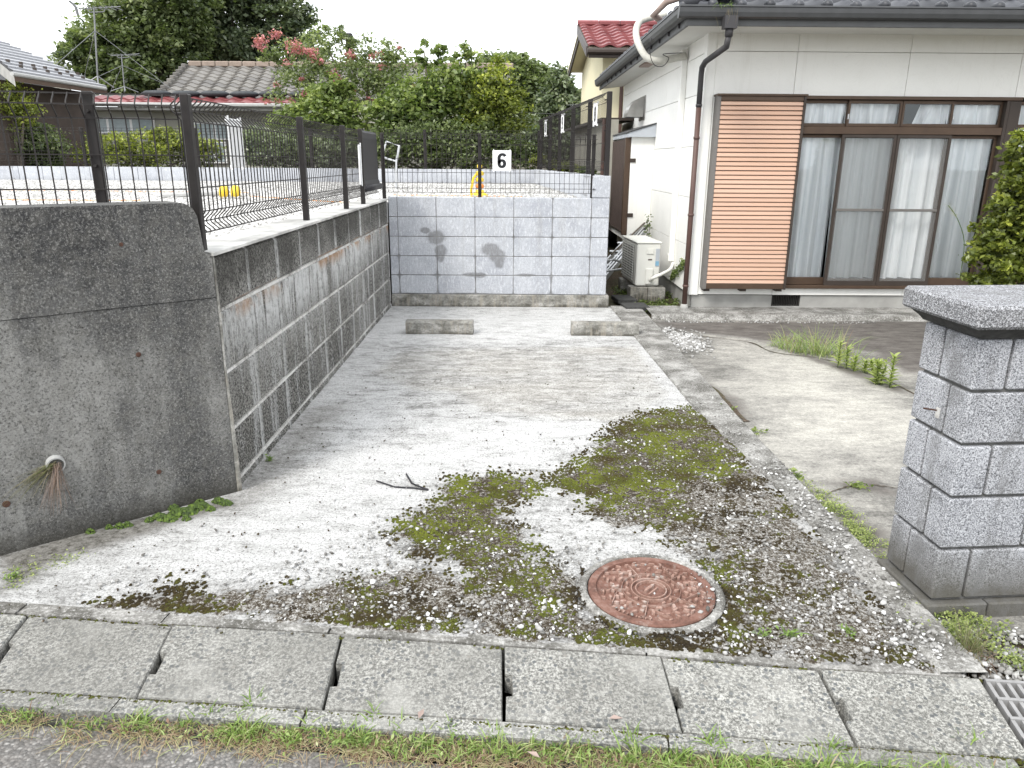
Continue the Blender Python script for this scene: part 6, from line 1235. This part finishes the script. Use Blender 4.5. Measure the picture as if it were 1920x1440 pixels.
cover('ground_cover', 'low green cover round the air conditioner between wall and house', [[(1150, 540), (1180, 540), (1190, 565), (1160, 560)], [(1185, 568), (1280, 565), (1275, 580), (1195, 590)], [(1245, 520), (1275, 540), (1270, 560), (1250, 560)]], 3500, .0, .06, .03, 'bright', -.2, z=-.04, seed=4)
cover('ground_cover', 'thin strip of yellow-green weeds at the foot of the cast wall, far left', [[(20, 1075), (60, 1055), (150, 1040), (150, 1050), (70, 1072), (30, 1095)]], 500, .0, .02, .010, 'bright', .25, z=0, seed=5)
# wall-foot moss cushions
P = []; rr = []
for (u, v_, r_) in [(300, 972, .035), (315, 975, .04), (335, 965, .045), (350, 962, .045), (365, 955, .04), (380, 950, .03), (410, 942, .032), (425, 946, .028), (395, 957, .022), (350, 975, .02), (225, 990, .025), (240, 987, .022), (205, 992, .018), (170, 1000, .02), (280, 978, .02), (325, 955, .03), (375, 945, .025)]:
    for k in range(110): p = G(u, v_); a_ = RNG.uniform(0, 6.28); q_r = RNG.random()**.5; P.append((p.x+math.cos(a_)*q_r*r_, p.y+math.sin(a_)*q_r*r_*.6, .022*(1-q_r**2))); rr.append(r_*RNG.uniform(.10, .22))
o = domes('wall_foot_moss', np.array(P), np.array(rr), np.array(rr)*RNG.uniform(.6, 1.1, len(rr)), np.clip(RNG.normal(.6, .25, len(rr)), 0, 1), leafmat('vivid_moss', [(0, (.012, .022, .004)), (.6, (.040, .070, .007)), (1, (.09, .14, .014))], .0, .95)); tag(o, 'vivid green moss cushions along the foot of the cast wall', 'moss', kind='stuff')
# moss in the joints of the channel
P = []
for A_, B_ in ((near[0], near[-1]), (far[0], far[-1])):
    n_ = 2600 if A_ is near[0] else 500
    t_ = RNG.random(n_); P += [tuple(A_.lerp(B_, a)+Vector((0, RNG.normal(-.004, .003), -.004))) for a in t_ if RNG.random() < vnoise(np.array([a*30]), np.array([1.]), 77, 3)[0]*1.1]
P = np.array(P); tag(domes('joint_moss', P, RNG.uniform(.003, .008, len(P)), RNG.uniform(.002, .006, len(P)), np.clip(RNG.normal(.6, .2, len(P)), 0, 1), MT['moss']), 'thin moss in the joints of the gutter channel', 'moss', kind='stuff')
# weeds along the driveway crack
T = [tuft((G(u, v_, -.03)+Vector((0, 0, 0)))[:], n_, ln, .05, 1.1) for u, v_, n_, ln in [(1470, 655, 70, .26), (1500, 662, 90, .32), (1530, 665, 90, .36), (1550, 668, 70, .32), (1575, 672, 50, .40), (1460, 650, 40, .16), (1600, 685, 30, .26)]]
t = empty('tall_weeds', G(1510, 665, -.03), 0, 'clump of thin yellowing grass in the crack of the driveway', 'weeds'); B, D, Ln = [np.concatenate(a) for a in zip(*T)]; blades('blades', B-np.array(t.location), D, Ln, np.full(len(B), .0028), 'weed', np.clip(RNG.normal(.62, .2, len(B)), 0, 1), .35, t)
def leafy_weed(u, v_, h, label, nl=30, w_=.011, seed=0, ns=1, mat='bright'):
    p = G(u, v_, -.03); t = empty('leafy_weed', p, 0, label, 'weed', None); bs = []; b = MB()
    for s_ in range(ns):
        bx, by_ = RNG.normal(0, .02 if ns > 1 else .002, 2); lx, ly = RNG.normal(0, .05, 2)*h*2; b.tube([(bx, by_, 0), (bx+lx*.5, by_+ly*.5, h*.55), (bx+lx, by_+ly, h*(1-.25*RNG.random()*(s_ > 0)))], .0028, 5)
        k = np.arange(nl); tz = (k+1)/nl; an = k*2.4; B = np.stack([bx+lx*tz, by_+ly*tz, h*tz], 1); D = np.stack([np.cos(an), np.sin(an), .55+.5*tz], 1); bs.append((B, D, (.055+.03*(1-tz))*np.ones(nl)*RNG.uniform(.8, 1.2, nl)))
    b.build('stem', LEAF[mat], t); B, D, Ln = [np.concatenate(a) for a in zip(*bs)]; blades('leaves', B, D, Ln, np.full(len(B), w_), mat, np.clip(RNG.normal(.82, .12, len(B)), 0, 1), .35, t); return t
for args in [(1570, 690, .20, 'tallest leafy weed left of the middle in the driveway crack'), (1586, 692, .17, 'leafy weed second from left in the driveway crack'), (1600, 697, .11, 'short leafy weed in the driveway crack, third from left'), (1620, 700, .10, 'short leafy weed in the driveway crack, fourth from left'), (1637, 703, .11, 'leafy weed just left of the bushy pair')]: leafy_weed(*args)
leafy_weed(1668, 728, .24, 'tall bright leafy weed standing alone before the pillar', 44, .012); leafy_weed(1645, 722, .17, 'bushy light green weed beside the tall one in front of the pillar', 26, .009, 2, 5)
for (u, v_, lab) in [(1250, 648, 'tiny green weed by the white rubble beside the kerb'), (1360, 770, 'small weed in the kerb gap halfway along the driveway'), (1418, 812, 'low weed sprig at the kerb edge'), (1610, 915, 'broad-leaved seedling on the driveway crack by the pillar'), (1495, 895, 'tiny green sprig in the kerb gap')]:
    p = G(u, v_, -.025); P = np.array(p)+RNG.normal(0, .022, (36, 3))*[1.2, 1, .4]+[0, 0, .012]; plant_from('weed', lab, 'weed', P, .03, 'bright', 3, .1, loc=p)
def crack(pts, w_, label):
    P_ = smoothpts([G(u, v_, -.022) for u, v_ in pts], 8); b = MB(); vs = []
    for k, p in enumerate(P_):
        d_ = (P_[min(k+1, len(P_)-1)]-P_[max(k-1, 0)]).normalized(); n_ = Vector((-d_.y, d_.x, 0)); ww = w_*RNG.uniform(.5, 1.5); j = Vector((0, RNG.normal(0, .004), 0)); vs += [p+n_*ww+j, p-n_*ww+j]
    b.add(vs, [(2*k, 2*k+1, 2*k+3, 2*k+2) for k in range(len(P_)-1)]); return tag(b.build('crack', MT['soil']), kind='structure')
crack([(1290, 628), (1400, 640), (1450, 660), (1540, 672), (1640, 702), (1740, 752)], .006, ''); crack([(1320, 715), (1345, 735), (1380, 772), (1400, 790)], .016, ''); crack([(1550, 925), (1590, 912), (1625, 908), (1680, 915), (1720, 926)], .003, '')
# pampas-like stalk by the bush and litter rubble by the kerb
b = MB(); sp = [V(1800, 520, 6.1), V(1808, 455, 6.1), V(1795, 410, 6.1), V(1778, 385, 6.1)]; t = empty('seed_stalk', sp[0], 0, 'thin arching stalk with a pale seed head beside the bush', 'stalk'); b.tube([p-sp[0] for p in smoothpts(sp, 4)], .003, 4); b.build('stalk', LEAF['weed'], t)
n_ = 50; B = np.array([np.array((sp[2]-sp[0]).lerp(sp[3]-sp[0], RNG.random())) for q in range(n_)]); D = np.stack([RNG.normal(-.5, .3, n_), RNG.normal(0, .3, n_), RNG.normal(.5, .3, n_)], 1); blades('seed_head', B, D, np.full(n_, .05), np.full(n_, .0010), 'seed', RNG.random(n_), .3, t)
n = 900; c_ = G(1275, 640, -.03); px = RNG.normal(c_.x+.02, .09, n); py = RNG.normal(c_.y, .20, n); k = px > kou(py)+.01; P = np.stack([px, py, np.full(n, -.02)], 1)[k]; tag(rocks('white_rubble', P, RNG.uniform(.005, .02, len(P)), MT['stone'], tintlo=.5), 'white crumbled rubble beside the far end of the kerb', 'rubble')
n = 300; px = RNG.uniform(1.5, 3.6, n); py = 7.28+RNG.normal(0, .03, n); P = np.stack([px, py, np.full(n, -.022)], 1); tag(rocks('apron_litter', P, RNG.uniform(.003, .010, n), MT['stone']), 'fine pale litter along the edge of the house apron', 'litter')
n = 700; s_ = RNG.random(n); px = 1.35+RNG.normal(0, .05, n)+.0*s_; py = 2.0+1.6*s_; k = (px > 1.27) & (px < kou(py)); P = np.stack([px, py, np.full(n, .018)], 1)[k]; tag(rocks('kerb_gravel', P, .002+.011*RNG.random(len(P))**2.5, MT['stone']), 'stones strewn on the kerb near the street', 'gravel')
n = 1600; px = RNG.uniform(1.30, 2.0, n); py = RNG.uniform(1.93, 2.25, n); k = py < 2.26-.12*(px-1.45); P = np.stack([px, py, np.full(n, -.03)+.02*(px < 1.5)], 1)[k]; tag(rocks('pillar_foot_gravel', P, .003+.012*RNG.random(len(P))**2, MT['stone']), 'loose stones on the soil in front of the gate pillar', 'gravel')
# grass growing out of the roof gutter above the rain head
pw = hs.matrix_world @ Vector((0, 0, 0)); bpy.context.view_layer.update(); pw = hs.matrix_world @ Vector((hx-.05, EF-.05, 2.77))
t = empty('gutter_grass', pw, 0, 'grass growing out of the roof gutter above the rain head', 'grass tuft'); B, D, Ln = tuft((0, 0, 0), 46, .16, .045, 1.6); blades('blades', B, D, Ln, np.full(46, .0032), 'weed', np.clip(RNG.normal(.42, .15, 46), 0, .8), 1.1, t)
B, D, Ln = tuft((.02, -.03, -.02), 14, .25, .06, .5, -1); blades('hanging_roots', B, D, Ln, np.full(14, .0016), 'dry', np.clip(RNG.normal(.6, .1, 14), 0, 1), .1, t)
bpy.context.view_layer.update()
